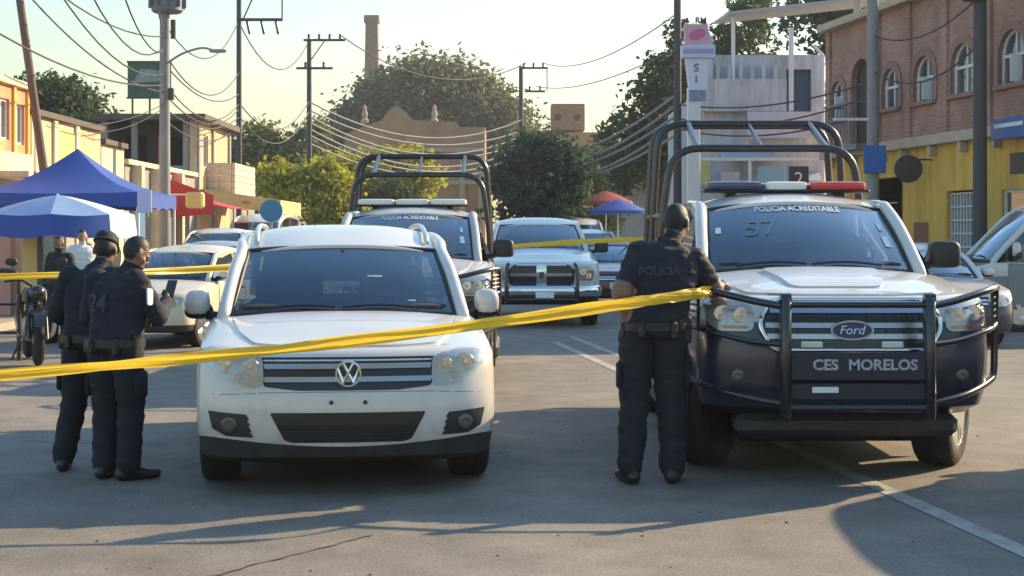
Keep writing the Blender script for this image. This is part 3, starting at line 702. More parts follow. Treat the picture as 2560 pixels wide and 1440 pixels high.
# hanging goods at the shop door
for i, cc in enumerate(((.55, .42, .42), (.05, .06, .14), (.5, .5, .55), (.45, .3, .3))):
    g = MB(); a = 2.85 + i * .45; c = FR.p(a, 1.9, .14)
    FR.bar(g, a - .19, 1.15, a + .19, 2.15, .08, .16, bev=.03); FR.bar(g, a - .28, 1.75, a + .28, 2.12, .09, .15, bev=.03); g.tube([FR.p(a, 2.12, .12), FR.p(a, 2.3, .12)], .01, 6)
    tag(g.build('hanging_garment', M('cloth_%d' % i, cc, .95, var=.15)), ['dusty pink garment', 'navy garment', 'pale grey garment', 'rosy brown garment'][i] + ' hanging at the shop door of the brick building', 'garment', 'garments hung at the shop door')
MB_ = MB(); FR.bar(MB_, 2.6, 2.29, 4.7, 2.32, .1, .13); MB_.build('clothes_rail', STEEL, TB)
# signs on it
def disc_sign(name, label, c, r, nrm, mat, rimmat, T=None, th=.06):
    t = thing(name, label, 'sign', c); nrm = Vector(nrm).normalized(); q = nrm.to_track_quat('Z', 'Y').to_matrix().to_4x4()
    a = MB(); a.lathe([(0, th / 2), (r * .88, th / 2), (r * .88, -th / 2), (0, -th / 2)], n=28); b = MB(); b.lathe([(r * .88, th * .6), (r, th * .5), (r, -th * .5), (r * .88, -th * .6)], n=28)
    for m_, nm, mt in ((a, 'face', mat), (b, 'rim', rimmat)):
        m_.v = [tuple(q @ Vector(p)) for p in m_.v]; m_.build(nm, mt, t)
    return t
c = FR.p(6.3, 3.0, .55)
ds = disc_sign('round_sign', 'round dark projecting sign on the yellow wall', c, .30, (-.1, -1, 0), M('sign_dark', (.06, .055, .07), .5, var=.4, scale=8), M('sign_rim', (.03, .02, .03), .5))
MB().tube([(0, 0, .2), FR.p(6.3, 3.2, -.02) - c], .02, 6).build('bracket', BTUBE, ds)
bs = thing('wall_sign', 'blue rectangular sign fixed under the brick arches', 'sign'); FR.piece('board', M('sign_blue', (.03, .10, .33), .45, var=.1), bs, 9.75, 3.40, 11.2, 3.80, .23, .36); FR.piece('stripe', WFR, bs, 9.9, 3.62, 11.05, 3.70, .361, .37)

# right: white shop building with terrace beyond the brick one
TW = thing('shop_building', 'white two storey shop building with open roof terrace and awnings', 'building')
FW = Fac(5.35, 43.5, 1, 0, (0, -1)); WW = streaks(M('white_wall', (.52, .55, .60), .8, var=.15, scale=1.5, bump=.1, bscale=30))
FW.wall('front_wall', rect(0, .1, 3.3, 6.6), [rect(.3, .13, 1.5, 2.6), rect(1.8, .13, 3.1, 2.6), rect(2.3, 4.3, 3.0, 6.2)], WW, TW)
MB().panel(rect(2.3, 4.3, 3.0, 6.2), FW.mp(-.2)).build('door', M('blue_door', (.04, .10, .17), .5), TW)
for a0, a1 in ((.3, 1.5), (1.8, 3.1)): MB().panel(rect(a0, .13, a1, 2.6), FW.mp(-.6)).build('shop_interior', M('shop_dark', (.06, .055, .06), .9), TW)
volume('side_walls', FW, 0, 3.3, 9, 5.6, WW, TW)
FW.piece('terrace_parapet', WW, TW, -.1, 5.0, 2.25, 5.9, .01, .35)
for i in range(6): FW.piece('baluster', WW, TW, .3 + i * .32, 5.905, .42 + i * .32, 6.3, .1, .22)
FW.piece('terrace_post', WW, TW, 0, 5.905, .22, 7.1, .08, .3); FW.piece('terrace_post', WFR, TW, 2.3, 5.0, 2.42, 7.3, .36, .48)
FW.piece('terrace_post', WFR, TW, .75, 5.905, .85, 7.7, .08, .18)
cn = MB(); cn.grid(lambda u, v: FW.p(lerp(.6, 6.2, u), lerp(7.72, 8.35, u) + .15 * v, lerp(.6, -2.5, v)), 8, 4, thick=(0, 0, -.08)); cn.build('terrace_canopy', M('canopy_grey', (.36, .38, .42), .6, var=.1), TW)
FW.piece('sign_board', M('pale_board', (.58, .56, .66), .6, var=.1, scale=2), TW, 1.15, 4.25, 3.35, 4.98, .36, .5)
for z, a0, a1, dd in ((3.95, .4, 1.9, .9), (3.35, .2, 3.2, .6)):
    aw = MB(); aw.grid(lambda u, v: FW.p(lerp(a0, a1, u), z - .28 * v, dd * v + .02), 4, 3, thick=(0, 0, -.04)); aw.build('awning', M('awning_grey', (.42, .47, .55), .7, var=.1), TW)
for (a0, z0, a1, z1, cc) in ((-.45, 2.95, .05, 3.6, (.50, .50, .22)), (1.35, 2.75, 2.1, 3.45, (.26, .45, .58)), (2.2, 2.75, 2.75, 3.45, (.02, .04, .08)), (.35, 2.8, .85, 3.3, (.45, .45, .5))):
    pb = FW.piece('poster_board', M('poster_%d' % int(z1 * a1 * 100 + 500), cc, .6, var=.1), TW, a0, z0, a1, z1, .92, .96)
    if a0 == 2.2: lettering('2', .5, WRITE, pb, FW.p(2.47, 3.1, .968), depth=.003)
FW.piece('poster_beam', WFR, TW, -.5, 3.6, 3.2, 3.68, .90, .98); FW.piece('poster_post', WFR, TW, -.5, .13, -.42, 3.6, .88, .96); FW.piece('poster_post', WFR, TW, 1.1, .13, 1.18, 3.6, .88, .96); FW.piece('poster_post', WFR, TW, 3.1, .13, 3.18, 3.6, .88, .96)
lp = MB(); p0 = FW.p(3.2, 4.2, .6); lp.tube([p0, p0 + Vector((0, 0, 2.3)), p0 + Vector((-.25, 0, 2.6))], .05, 8); lp.build('wall_pipe', WFR, TW)

# pharmacy totem sign
TS = thing('totem_sign', 'tall white shop totem with pink square panel and red oval', 'sign', (4.72, 41, 0))
def tp(px, py): v = at(px, py, 41); return (v.x - 4.72, v.z)
def tpoly(pts, y0, th, name, mat): return MB().panel([tp(*p) for p in pts], lambda u, v: (u, y0, v), thick=lambda u, v: (0, th, 0)).build(name, mat, TS)
tpoly(rnd([(1710, 62), (1768, 62), (1772, 118), (1712, 118)], 0), -.15, .3, 'pink_panel', M('sign_pink', (.62, .35, .42), .5))
o = tp(1742, 88); MB().panel([(o[0] + .22 * math.cos(a), o[1] + .15 * math.sin(a) + .05 * math.cos(a)) for a in [2 * math.pi * i / 24 for i in range(24)]], lambda u, v: (u, -.156, v), thick=lambda u, v: (0, .006, 0)).build('red_oval', M('sign_rose', (.55, .12, .30), .5), TS)
bn = tpoly([(1703, 114), (1786, 114), (1786, 146), (1703, 146)], -.2, .4, 'banner_panel', M('sign_lilac', (.55, .57, .78), .5))
tpoly([(1706, 124), (1782, 124), (1782, 136), (1706, 136)], -.206, .006, 'banner_band', M('band_violet', (.34, .32, .55), .5))
tpoly([(1713, 147), (1770, 147), (1766, 226), (1722, 226)], -.14, .28, 'tapered_panel', M('sign_white', (.66, .66, .78), .5))
for (x, y, sz, ch) in ((1739, 172, .30, 'S'), (1739, 200, .26, 'I')):
    q = tp(x, y); lettering(ch, sz, M('sign_brown_ink', (.28, .16, .20), .6), TS, (q[0], -.146, q[1]), bold=.01)
q = tp(1752, 52); lettering('RM', .22, BLACKP, TS, (q[0], -.02, q[1]), depth=.03, bold=.006)
pst = MB(); pst.box((.05, 0, 2.72), (.34, .2, 5.45), bev=.02); pst.build('post', WFR, TS)
q = tp(1742, 240); MB().box((q[0], -.12, q[1]), (.44, .05, .28), bev=.01).build('small_panel', M('sign_blue2', (.2, .26, .4), .5, var=.3, scale=8), TS)

# left row of shops, facade x=-10.5
FL = Fac(-10.5, 0, 0, 1, (1, 0))
def shop_row(label, s0, s1, z, mat, holes, trim, name='shop_house', winm=WFR, depth=8):
    T = thing(name, label, 'building'); FL.wall('front_wall', rect(s0, .1, s1, z), holes, mat, T)
    for h in holes:
        if h[0][1] > 1: sq_window(FL, T, h[0][0], h[0][1], h[2][0], h[2][1], winm)
        else: MB().panel(h, FL.mp(-.22)).build('shutter', M('shutter_grey', (.30, .29, .27), .6, var=.1), T)
    volume('side_walls', FL, s0, s1, depth, z - .05, mat, T); FL.piece('cornice', trim, T, s0 - .02, z, s1 + .02, z + .14, -.3, .12); return T
PEACH = streaks(M('peach_plaster', (.62, .44, .28), .85, var=.12, scale=.9, bump=.1, bscale=30))
ORNG = streaks(M('orange_plaster', (.66, .30, .16), .85, var=.15, scale=1.3))
CRM = streaks(M('cream_plaster', (.68, .58, .42), .85, var=.12, scale=1))
DKTR = M('dark_trim', (.10, .08, .07), .8, var=.2)
GREYW = streaks(M('grey_plaster', (.30, .28, .27), .85, var=.18, scale=1.2, bump=.15, bscale=30))
T1 = shop_row('orange plastered shop house with cream lower wall at the street edge', 27, 33.8, 4.7, ORNG, [rect(31.9, 3.55, 32.6, 4.4), rect(33.0, 3.5, 33.6, 4.35), rect(29, .13, 31, 2.6)], CRM)
FL.piece('cream_band', CRM, T1, 27, 2.7, 33.85, 3.3, .0, .1); FL.piece('lower_facing', CRM, T1, 31.2, .13, 33.8, 2.7, .0, .05); FL.piece('canopy', CRM, T1, 31, 2.72, 33.2, 2.85, .1, .9)
for s_ in (31.6, 32.75, 33.68): FL.piece('yellow_pilaster', M('yellow_paint', (.70, .48, .12), .7), T1, s_, 3.3, s_ + .12, 4.7, .0, .06)
T2 = shop_row('long peach plastered shop with dark roof edge', 33.8, 39.8, 4.2, PEACH, [rect(36.5, .13, 38.6, 2.7), rect(34.4, .13, 35.8, 2.5)], DKTR)
for s_ in (33.9, 35.6, 37.4): FL.piece('pilaster', CRM, T2, s_, .13, s_ + .28, 4.2, .0, .07)
FL.piece('painted_panel', M('olive_paint', (.50, .42, .18), .8, var=.2, scale=2), T2, 35.9, 2.5, 37.38, 4.0, .0, .03)
T3 = shop_row('low cream shop with stepped roofline next to the long peach shop', 39.9, 42.2, 3.9, CRM, [rect(40.4, .13, 41.7, 2.5)], DKTR)
T4 = shop_row('shaded grey house with cream columns behind the blue canopy', 42.3, 51.6, 3.5, GREYW, [rect(43.2, .13, 45, 2.6), rect(46.5, 1.2, 48, 2.5), rect(49.2, .13, 50.8, 2.5)], CRM)
for s_ in (43.0, 45.3, 46.2, 48.3): FL.piece('column', CRM, T4, s_, .13, s_ + .35, 3.5, .0, .3)
# two storey house with verandah
T5 = thing('verandah_house', 'two storey house with dark upper verandah and pale lit side wall', 'building')
FS = Fac(-10.5, 52, 0, 1, (1, 0)); FF = Fac(-13.7, 52, 1, 0, (0, -1))
FS.wall('side_wall', rect(0, .1, 6, 5.4), [rect(1.0, 3.9, 1.9, 5.0), rect(2.4, 1.0, 3.6, 2.4)], PEACH, T5); sq_window(FS, T5, 1.0, 3.9, 1.9, 5.0); sq_window(FS, T5, 2.4, 1.0, 3.6, 2.4)
for s_ in (.0, 2.5, 5.6): FS.piece('pilaster', GREYW, T5, s_, 2.9, s_ + .3, 5.4, .0, .08)
FF.wall('front_wall', rect(.01, .1, 2.94, 3.2), [rect(.6, 1.0, 1.8, 2.4)], GREYW, T5); sq_window(FF, T5, .6, 1.0, 1.8, 2.4)  # front toned greyer than the sunny side, its shade put into the colour
FF.wall('verandah_wall', rect(.01, 3.2, 2.94, 5.4), [rect(.5, 3.3, 1.2, 5.0), rect(1.7, 3.9, 2.5, 4.9)], M('shaded_plaster', (.11, .11, .115), .85, var=.2), T5, .2, -1.4)  # shade of the verandah recess put into the wall colour
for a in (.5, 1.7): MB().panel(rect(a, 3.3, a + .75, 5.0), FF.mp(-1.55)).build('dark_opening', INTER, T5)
for s_ in (.02, 1.0, 1.95, 2.72): FF.piece('verandah_post', GREYW, T5, s_, 3.25, s_ + .2, 5.4, -.22, -.02)
FF.piece('verandah_rail', GREYW, T5, .02, 3.2, 2.93, 3.9, -.15, -.05); FF.piece('floor_slab', GREYW, T5, .0, 3.05, 2.95, 3.2, -1.4, .08)
FS.piece('roof_slab', DKTR, T5, -.4, 5.4, 6.2, 5.6, -3.4, .35); FF.piece('back_wall', GREYW, T5, 0, .1, 3.0, 5.4, -6, -5.8); 
FS.piece('far_side_wall', GREYW, T5, 0, .1, 6, 5.4, -3.2, -3.0)
BLK = M('concrete_block', (.50, .46, .40), .9, var=.15, scale=3)
FS.piece('balcony_slab', GREYW, T5, 1.6, 2.85, 5.9, 2.995, .0, 1.0)
bk = MB(); FS.bar(bk, 0, 0, .41, .205, -.06, .06, bev=.008); bm_ = bk.mesh('block', BLK); o0 = FS.p(0, 0, 0)
for r_ in range(5):
    for i in range(10): inst(bm_, 'block', T5, FS.u * (1.62 + i * .42 + (.0 if r_ % 2 else .0)) + FS.n * .92 + Vector((0, 0, 3.0 + r_ * .215)))
for r_ in range(5):
    for i in range(2):
        k = inst(bm_, 'block', T5, (0, 0, 0), (0, 0, R(-90))); p = FS.p(1.68, 3.0 + r_ * .215, .02 + i * .42)
        k.location = p - (Matrix.Rotation(R(-90), 3, 'Z') @ o0)
# billboard on its roof
TBb = thing('roof_billboard', 'dark green billboard on posts above the verandah house', 'billboard', (-12.55, 54, 5.6))
MB().box((0, 0, 1.35), (1.5, .08, 1.25), bev=.01).build('board', M('billboard_green', (.055, .10, .085), .6, var=.45, scale=2.5), TBb)
for a, b_ in (((-.72, .72), (1.95, 2.0)), ((-.72, .72), (.70, .75))): MB().box((0, -.05, sum(b_) / 2), (1.56, .04, .06)).build('frame_bar', DKTR, TBb)
for x in (-.6, 0, .6): MB().box((x, .06, .36), (.06, .06, .72)).build('post', DKTR, TBb)
MB().panel(rnd([(-.55, 1.25), (.35, 1.3), (.5, 1.65), (-.3, 1.75)], .1), lambda u, v: (u, -.046, v), thick=lambda u, v: (0, .004, 0)).build('pale_print', M('pale_print', (.25, .30, .29), .6, var=.3, scale=5), TBb)

# brown hacienda front far down the street
TH = thing('old_brown_church', 'old brown church like front with gable, pinnacles and pale pilasters far down the street', 'building', (-6.9, 110, 0))
HB = M('old_brown_stone', (.36, .21, .12), .9, var=.25, scale=.5, bump=.2, bscale=4)
def hz(px, py): v = at(px, py, 110); return (v.x + 6.9, v.z)
ol = [(-5, .0), (5, .0)] + [hz(*p) for p in ((1212, 318), (1150, 318), (1140, 305), (1060, 302), (1032, 300), (1012, 278), (990, 262), (968, 280), (955, 300), (905, 318), (862, 335))]
hol = [rect(-2.2, 1, -1.2, 4), rect(1.2, 1, 2.2, 4), rect(-.4, 0.5, .6, 4.5), rect(-.1, 6.2, .7, 7.4)]
MB().panel(ol, lambda u, v: (u, 0, v), hol, thick=lambda u, v: (0, 6, 0)).build('front_wall', HB, TH, 30)
for h in hol: MB().panel(h, lambda u, v: (u, .6, v)).build('dark_window', INTER, TH)
for x in (-4.6, -2.9, 3.4, 4.7): MB().box((x, -.12, 3.6), (.42, .26, 7.2), bev=.04).build('pilaster', M('pale_stone', (.42, .32, .22), .9, var=.15), TH)
for z in (5.3, 7.6): MB().box((0, -.15, z), (9.8, .3, .3), bev=.05).build('string_course', M('pale_stone', (.42, .32, .22), .9), TH)
for px in (910, 1085):
    b = hz(px, 305); m_ = MB(); m_.lathe([(.28, 0), (.28, .3), (.16, .4), (.22, .75), (.12, 1.0), (.15, 1.15), (0, 1.4)], (b[0], .5, b[1] - .1), n=12); m_.build('pinnacle', M('pale_stone', (.42, .32, .22), .9), TH)
# tall chimney
TC = thing('brick_chimney', 'tall tapering brick chimney rising behind the big dome shaped tree', 'chimney', (-16.15, 180, 0))
def ck(u, v):
    a = 2 * math.pi * v; r_ = lerp(1.25, .74, u); q = 1 / max(abs(math.cos(a)), abs(math.sin(a))); q = lerp(1, q, .75); return Vector((r_ * q * math.cos(a), r_ * q * math.sin(a), u * 26.2))
MB().grid(ck, 20, 16).build('shaft', M('chimney_brick', (.24, .17, .13), .9, var=.3, scale=.4), TC, 30)
MB().box((0, 0, 26.5), (1.75, 1.75, .9), bev=.1).build('cap', M('chimney_brick', (.24, .17, .13), .9), TC)
for z in (20, 17.5, 15): MB().box((0, 0, z), (2 * lerp(1.25, .74, z / 26.2) + .12,) * 2 + (.18,)).build('band', M('chimney_band', (.30, .24, .19), .9), TC)
# distant brown block house
TD = thing('roof_block', 'small brown roof top block house between the far trees', 'building', (4.6, 130, 0))
MB().box((0, 0, 5), (7, 6, 10), bev=.05).build('house_wall', HB, TD); MB().box((0, -.6, 11.3), (2.75, 3, 2.2), bev=.05).build('rooftop_block', M('rust_block', (.30, .17, .11), .9, var=.2), TD)
for x in (-.85, .75): MB().lathe([(.28, .05), (.28, -.04), (0, -.04)], (x, -2.12, 11.3), 'y', 14).build('round_vent', DKTR, TD)
# far side street shops on the right between the trees and the totem
TM = thing('market_house', 'grey flat roofed house behind the dark street tree', 'building', (4.6, 72, 0))
MB().box((0, 3, 1.9), (6.5, 6, 3.8), bev=.03).build('house_wall', M('cool_grey_wall', (.34, .37, .42), .85, var=.15), TM); MB().box((0, 2.8, 3.9), (6.9, 6.4, .22)).build('roof', M('cool_roof', (.42, .46, .5), .8), TM)
for x in (-2, 0, 2): MB().box((x, -.02, 2.2), (.9, .08, 1.1), bev=.02).build('window', PANE, TM)
# ---------------------------------------------------------------- white crossover in front
def make_crossover():
    T = thing('crossover_car', 'white compact crossover without front plate, behind the yellow tape', 'car', (-.965, 9.2, 0), R(7.2))
    G = dict(yc=1.15, zc=1.05, xc=.745, yh=1.93, zh=1.475, xh=.66, zr=1.625, yr=3.9, zrr=1.56, xr=.6, yb=4.28, zb=1.12, xb=.66, bw=.13, mir=(.90, 1.52, 1.09, .175, .19), wins=[(1.4, 2.45), (2.55, 3.45), (3.53, 4.1)], dip=.03, hdip=.03, rail=.044)
    S = spec(4.43, .905, .20, .88, 1.2, 1.01, G, [.86, 3.46], .35, .235, .785,
             [(0, .12, -.08), (.06, .045, -.03), (.155, .022, -.012, .09), (.35, 0, 0), (.52, 0, 0), (.64, .018, 0), (.78, .045, 0), (.9, .07, -.004), (.96, .105, -.018), (1, .17, -.06)], blk=2, rx=.46, ry=.30, bow=.13, crown=.05)
    b, bv = tub(S, T, [WHITEP, PLAST, INTER]); wheels(S, T)
    greenhouse(S, T, WHITEP, GLASSD)
    ol = [(-.56, .33), (-.3, .20), (0, .172), (.3, .20), (.56, .33), (.66, .62), (.735, 1.10), (.5, 1.13), (0, 1.10), (-.5, 1.13), (-.735, 1.10), (-.66, .62)]
    MB().panel(rnd(ol, .05), ptop(bv, .012), sp=.07, thick=lambda u, v: (0, 0, -.03)).build('hood', WHITEP, T, 40)
    g = fpanel(bv, 'grille', rnd([(-.525, .83), (.525, .83), (.495, .66), (.3, .638), (-.3, .638), (-.495, .66)], .02), M('grille_black', (.008, .01, .016), .35, coat=.3), T, .004, .03)
    SILV = M('grille_silver', (.33, .36, .41), .32, .85)
    for z in (.778, .702):
        fpanel(bv, 'grille_bar', rnd([(-.50, z + .016), (.50, z + .016), (.49, z - .014), (-.49, z - .014)], .008), SILV, g, .018, .02)
    # round emblem
    c = pfront(bv, .03)(0, .735); r = .08; e = MB()
    e.lathe([(r * .98, .02), (r, 0), (r * .95, -.008), (r * .84, -.008), (r * .80, 0), (r * .80, .02)], c, 'y', 32)
    for pts in ([(-.40, .80), (-.02, .10)], [(.40, .80), (.02, .10)], [(-.80, .42), (-.38, -.70)], [(-.38, -.70), (0, .02)], [(0, .02), (.38, -.70)], [(.38, -.70), (.80, .42)]):
        e.tube([c + Vector((p[0] * r, 0, p[1] * r)) for p in pts], .0095, 6)
    em = e.build('emblem', CHROME, T, 40)
    MB().lathe([(0, .012), (r * .9, .012), (r * .9, .02)], c, 'y', 24).build('emblem_disc', BLACKP, em)
    HL = [(.505, .83), (.495, .672), (.56, .655), (.70, .695), (.79, .75), (.832, .80), (.825, .845), (.77, .872), (.66, .87), (.56, .85)]
    for sg in (1, -1):
        o_ = HL if sg > 0 else mirx(HL); o_ = rnd(o_, .03, 3)
        am = [(.53, .70), (.55, .675), (.69, .715), (.78, .765), (.74, .765), (.62, .72)]
        lamp(bv, T, o_, [(sg * .575, .775, .052), (sg * .70, .79, .058), (sg * .645, .72, .02)], base=M('lamp_housing', (.55, .54, .52), .28, .55))
        fg = [(.60, .50), (.825, .515), (.80, .41), (.72, .368), (.555, .362), (.575, .395), (.565, .40), (.585, .43), (.572, .435), (.592, .465), (.58, .47)]
        f_ = fg if sg > 0 else mirx(fg)
        fp = fpanel(bv, 'fog_light_recess', f_, PLAST, T, .004, .03)
        pc = pfront(bv, .012)(sg * .70, .44); MB().lathe([(.045, .012), (.045, -.006), (.035, -.01), (0, -.004)], pc, 'y', 16).build('fog_light', M('lamp_dim', (.10, .10, .105), .15, .5), fp)
    it = fpanel(bv, 'lower_intake', rnd([(-.46, .508), (.46, .508), (.375, .345), (.33, .33), (-.33, .33), (-.375, .345)], .015), M('grille_black', (.008, .01, .016), .35), T, .004, .03)
    for i in range(7):
        z = .355 + i * .0215; wd = lerp(.36, .445, (z - .345) / .16); fpanel(bv, 'intake_slat', [(-wd, z), (wd, z), (wd, z + .008), (-wd, z + .008)], PLAST, it, .010, .01, .08)
    for x in (-.10, .10):
        p = pfront(bv, .004)(x, .568); MB().lathe([(.013, .01), (.013, -.003), (0, -.003)], p, 'y', 10).build('bolt_hole', BLACKP, T)
    fpanel(bv, 'bumper_seam', [(-.80, .612), (-.5, .628), (0, .632), (.5, .628), (.80, .612), (.80, .607), (.5, .623), (0, .627), (-.5, .623), (-.80, .607)], M('seam', (.25, .25, .26), .6), T, .001, .01, .05)
    for sg in (-1, 1):
        MB().tube(spline([(sg * .61, 2.12, 1.50), (sg * .615, 2.30, 1.565), (sg * .61, 2.8, 1.625), (sg * .585, 3.5, 1.615), (sg * .575, 3.80, 1.55)], 5), .02, 8).build('roof_rail', M('rail_silver', (.62, .63, .64), .3, .8), T, 60)
        tl = [(.52, .98), (.80, 1.0), (.84, .86), (.52, .84)]
        mb = MB(); mb.box((sg * .72, 4.40, .93), (.30, .06, .15), bev=.02); mb.build('tail_light', REDL, T)
    doors(S, T, bv, [(1.42, 2.48), (2.52, 3.42)], .34, 1.0, WHITEP, .92)
    G['yc'] = 1.15
    W = wind(G, .004)
    for (s0, t0, w_, h_) in ((.62, .16, .05, .012), (.30, .50, .10, .014)):
        p = W(s0, t0); MB().box(p, (w_, .004, h_), bev=.001).build('windshield_sticker', WRITE, T)
    wk = MB().tube([(.52, 1.45, 1.04), (.58, 1.42, 1.12), (.60, 1.40, 1.13)], .008, 6)
    return T
crossover = make_crossover()

# ---------------------------------------------------------------- police pickups
def make_pickup(label, loc, rz=0, lit=True, steer=0, text=True, dusty=WHITEP, bar=True):
    T = thing('police_pickup', label, 'pickup truck', loc, rz)
    G = dict(yc=1.2, zc=1.325, xc=.715, yh=1.95, zh=1.795, xh=.645, zr=1.87, yr=3.05, zrr=1.84, xr=.62, yb=3.25, zb=1.33, xb=.66, bw=.14, mir=(.92, 1.68, 1.42, .23, .19), wins=[(1.48, 2.32), (2.42, 3.02)], rail=.046, mirblack=True, mire=.5, hdip=.05)
    S = spec(3.36, .93, .42, 1.17, 1.25, 1.275, G, [.93, 4.10], .385, .265, .80,
             [(0, .16, -.10), (.08, .05, -.03), (.25, .0, -.01), (.5, .0, 0), (.68, .015, 0), (.79, .035, 0), (.89, .055, -.004), (.955, .095, -.02), (1, .17, -.07)], blk=5, rx=.42, ry=.30, bow=.10, crown=.05, rr=.1, archgap=.07)
    b, bv = tub(S, T, [dusty, NAVYP, INTER]); wheels(S, T, steer)
    greenhouse(S, T, dusty, GLASS)
    ol = [(-.60, .31), (-.3, .20), (0, .185), (.3, .20), (.60, .31), (.68, .6), (.72, 1.13), (.45, 1.18), (0, 1.14), (-.45, 1.18), (-.72, 1.13), (-.68, .6)]
    h = MB().panel(rnd(ol, .05), ptop(bv, .014), sp=.07, thick=lambda u, v: (0, 0, -.03)).build('hood', dusty, T, 40)
    MB().panel(rnd([(-.30, .42), (.30, .42), (.40, 1.08), (-.40, 1.08)], .1), lambda a, c: ptop(bv, .018)(a, c) + Vector((0, 0, .016 * smooth01((c - .3) / .3))), sp=.07, thick=lambda u, v: (0, 0, -.03)).build('hood_bulge', dusty, h, 40)
    # grille
    hexo = rnd([(-.50, 1.155), (.50, 1.155), (.585, 1.0), (.50, .835), (-.50, .835), (-.585, 1.0)], .06)
    g = fpanel(bv, 'grille', hexo, M('grille_black', (.008, .01, .016), .35), T, .006, .04)
    gm = pfront(bv, .022)
    MB().tube([gm(p.x * .985, 1.0 + (p.y - 1.0) * .97) for p in hexo], .017, 8, closed=True).build('grille_surround', CHROME, g, 60)
    for z, hw_ in ((1.085, .50), (.993, .53), (.925, .52)):
        fpanel(bv, 'grille_bar', [(-hw_, z + .017), (hw_, z + .017), (hw_, z - .014), (-hw_, z - .014)], M('bar_silver', (.38, .41, .46), .3, .9), g, .02, .02)
    for i in range(9):
        x = -.44 + i * .11; fpanel(bv, 'grille_rib', [(x - .006, 1.07), (x + .006, 1.07), (x + .006, .94), (x - .006, .94)], PLAST, g, .012, .01, .05)
    c = gm(0, .965) + Vector((0, -.012, 0)); e = MB()
    e.panel([(c.x + .135 * math.cos(a), c.z + .062 * math.sin(a)) for a in [2 * math.pi * i / 32 for i in range(32)]], lambda u, v: (u, c.y, v), thick=lambda u, v: (0, .02, 0))
    em = e.build('emblem', M('bar_silver', (.45, .48, .52), .25, .9), T, 30)
    MB().panel([(c.x + .122 * math.cos(a), c.z + .051 * math.sin(a)) for a in [2 * math.pi * i / 32 for i in range(32)]], lambda u, v: (u, c.y - .004, v), thick=lambda u, v: (0, .003, 0)).build('emblem_field', M('emblem_blue', (.012, .05, .17), .35), em)
    lettering('Ford', .078, WRITE, em, None, fn=lambda co: Vector((c.x + co.x * 1.05 + co.y * .25, c.y - .007 - co.z, c.z + co.y)))
    for sg in (1, -1):
        HL = [(.605, 1.11), (.60, .98), (.63, .955), (.82, .955), (.885, 1.02), (.895, 1.13), (.83, 1.165), (.70, 1.15)]
        o_ = rnd(HL if sg > 0 else mirx(HL), .03, 3)
        am = [(.63, .972), (.79, .972), (.80, .99), (.64, .99)]
        lamp(bv, T, o_, [(sg * .68, 1.055, .05), (sg * .79, 1.065, .052)], amber=rnd(am if sg > 0 else mirx(am), .004))
        st = pfront(bv, .02)(sg * .25, .875); MB().box(st, (.135, .03, .042), bev=.008).build('strobe_light', WHL, T)
        # fog lamp pocket
        fo = rnd([(.60, .73), (.80, .72), (.80, .62), (.60, .64)] if sg > 0 else mirx([(.60, .73), (.80, .72), (.80, .62), (.60, .64)]), .03)
        fq = fpanel(bv, 'fog_light_recess', fo, PLAST, T, .004, .03); pc = pfront(bv, .012)(sg * .70, .68)
        MB().lathe([(.04, .012), (.04, -.008), (.03, -.012), (0, -.006)], pc, 'y', 14).build('fog_light', M('lamp_dim', (.10, .10, .105), .15, .5), fq)
    # steel brush guard
    B = MB(); gx = .44
    for sg in (-1, 1):
        B.box((sg * gx, -.15, .80), (.066, .10, .76), bev=.02)
        B.lathe([(.036, -.033), (.036, .033)], (sg * gx, -.15, 1.165), 'x', 14)
        B.tube(spline([(sg * gx, -.15, 1.12), (sg * .62, -.06, 1.15), (sg * .86, .10, 1.205), (sg * .985, .30, 1.22), (sg * 1.0, .36, 1.18), (sg * 1.0, .38, .90), (sg * .99, .36, .68), (sg * .93, .28, .62), (sg * .70, .02, .56), (sg * gx, -.13, .52)], 5), .024, 8)
        B.tube(spline([(sg * gx, -.15, .885), (sg * .66, -.02, .905), (sg * .88, .14, .955), (sg * .995, .34, .985)], 4), .018, 8)
        for z in (1.02, 1.06, 1.10, 1.14): B.tube([(sg * .93, .20, z + .012), (sg * 1.0, .36, z + .02)], .009, 6)
        B.tube([(sg * .93, .20, .97), (sg * .93, .20, 1.21)], .012, 6)
        B.tube([(sg * gx, -.10, .60), (sg * gx, .16, .62)], .035, 8)
    B.tube([(-gx, -.16, .50), (gx, -.16, .50)], .028, 8); B.tube([(-gx, -.16, 1.13), (gx, -.16, 1.13)], .02, 8)
    bg_ = B.build('brush_guard', BTUBE, T, 50)
    pl = MB(); pl.box((0, -.17, .755), (.84, .012, .17), bev=.004); pl.box((0, -.165, .60), (.84, .012, .10), bev=.004); pp = pl.build('guard_plate', M('plate_navy', (.006, .010, .03), .4, var=.2), bg_)
    if text:
        for tx, xx in (('CES', -.20), ('MORELOS', .15)): lettering(tx, .090, M('faded_white', (.36, .39, .44), .7, var=.25, scale=25), pp, (xx, -.178, .762), bold=.0025, sx=1.05)
    MB().box((-.20, -.174, .612), (.16, .004, .035)).build('sticker', WRITE, bg_)
    sk_ = MB(); sk_.box((0, .24, .36), (1.40, .25, .14), bev=.04); sk_.box((0, .8, .36), (.55, .5, .12), bev=.03); sk_.tube([(-.62, .93, .42), (-.2, .95, .33), (.2, .95, .33), (.62, .93, .42)], .045, 8); sk_.box((0, 2.2, .37), (1.25, 3.0, .38), bev=.05); sk_.build('skid_shade_pan', PLAST, T)  # skid lowered and belly pan added to stop sunlight leaking under the truck
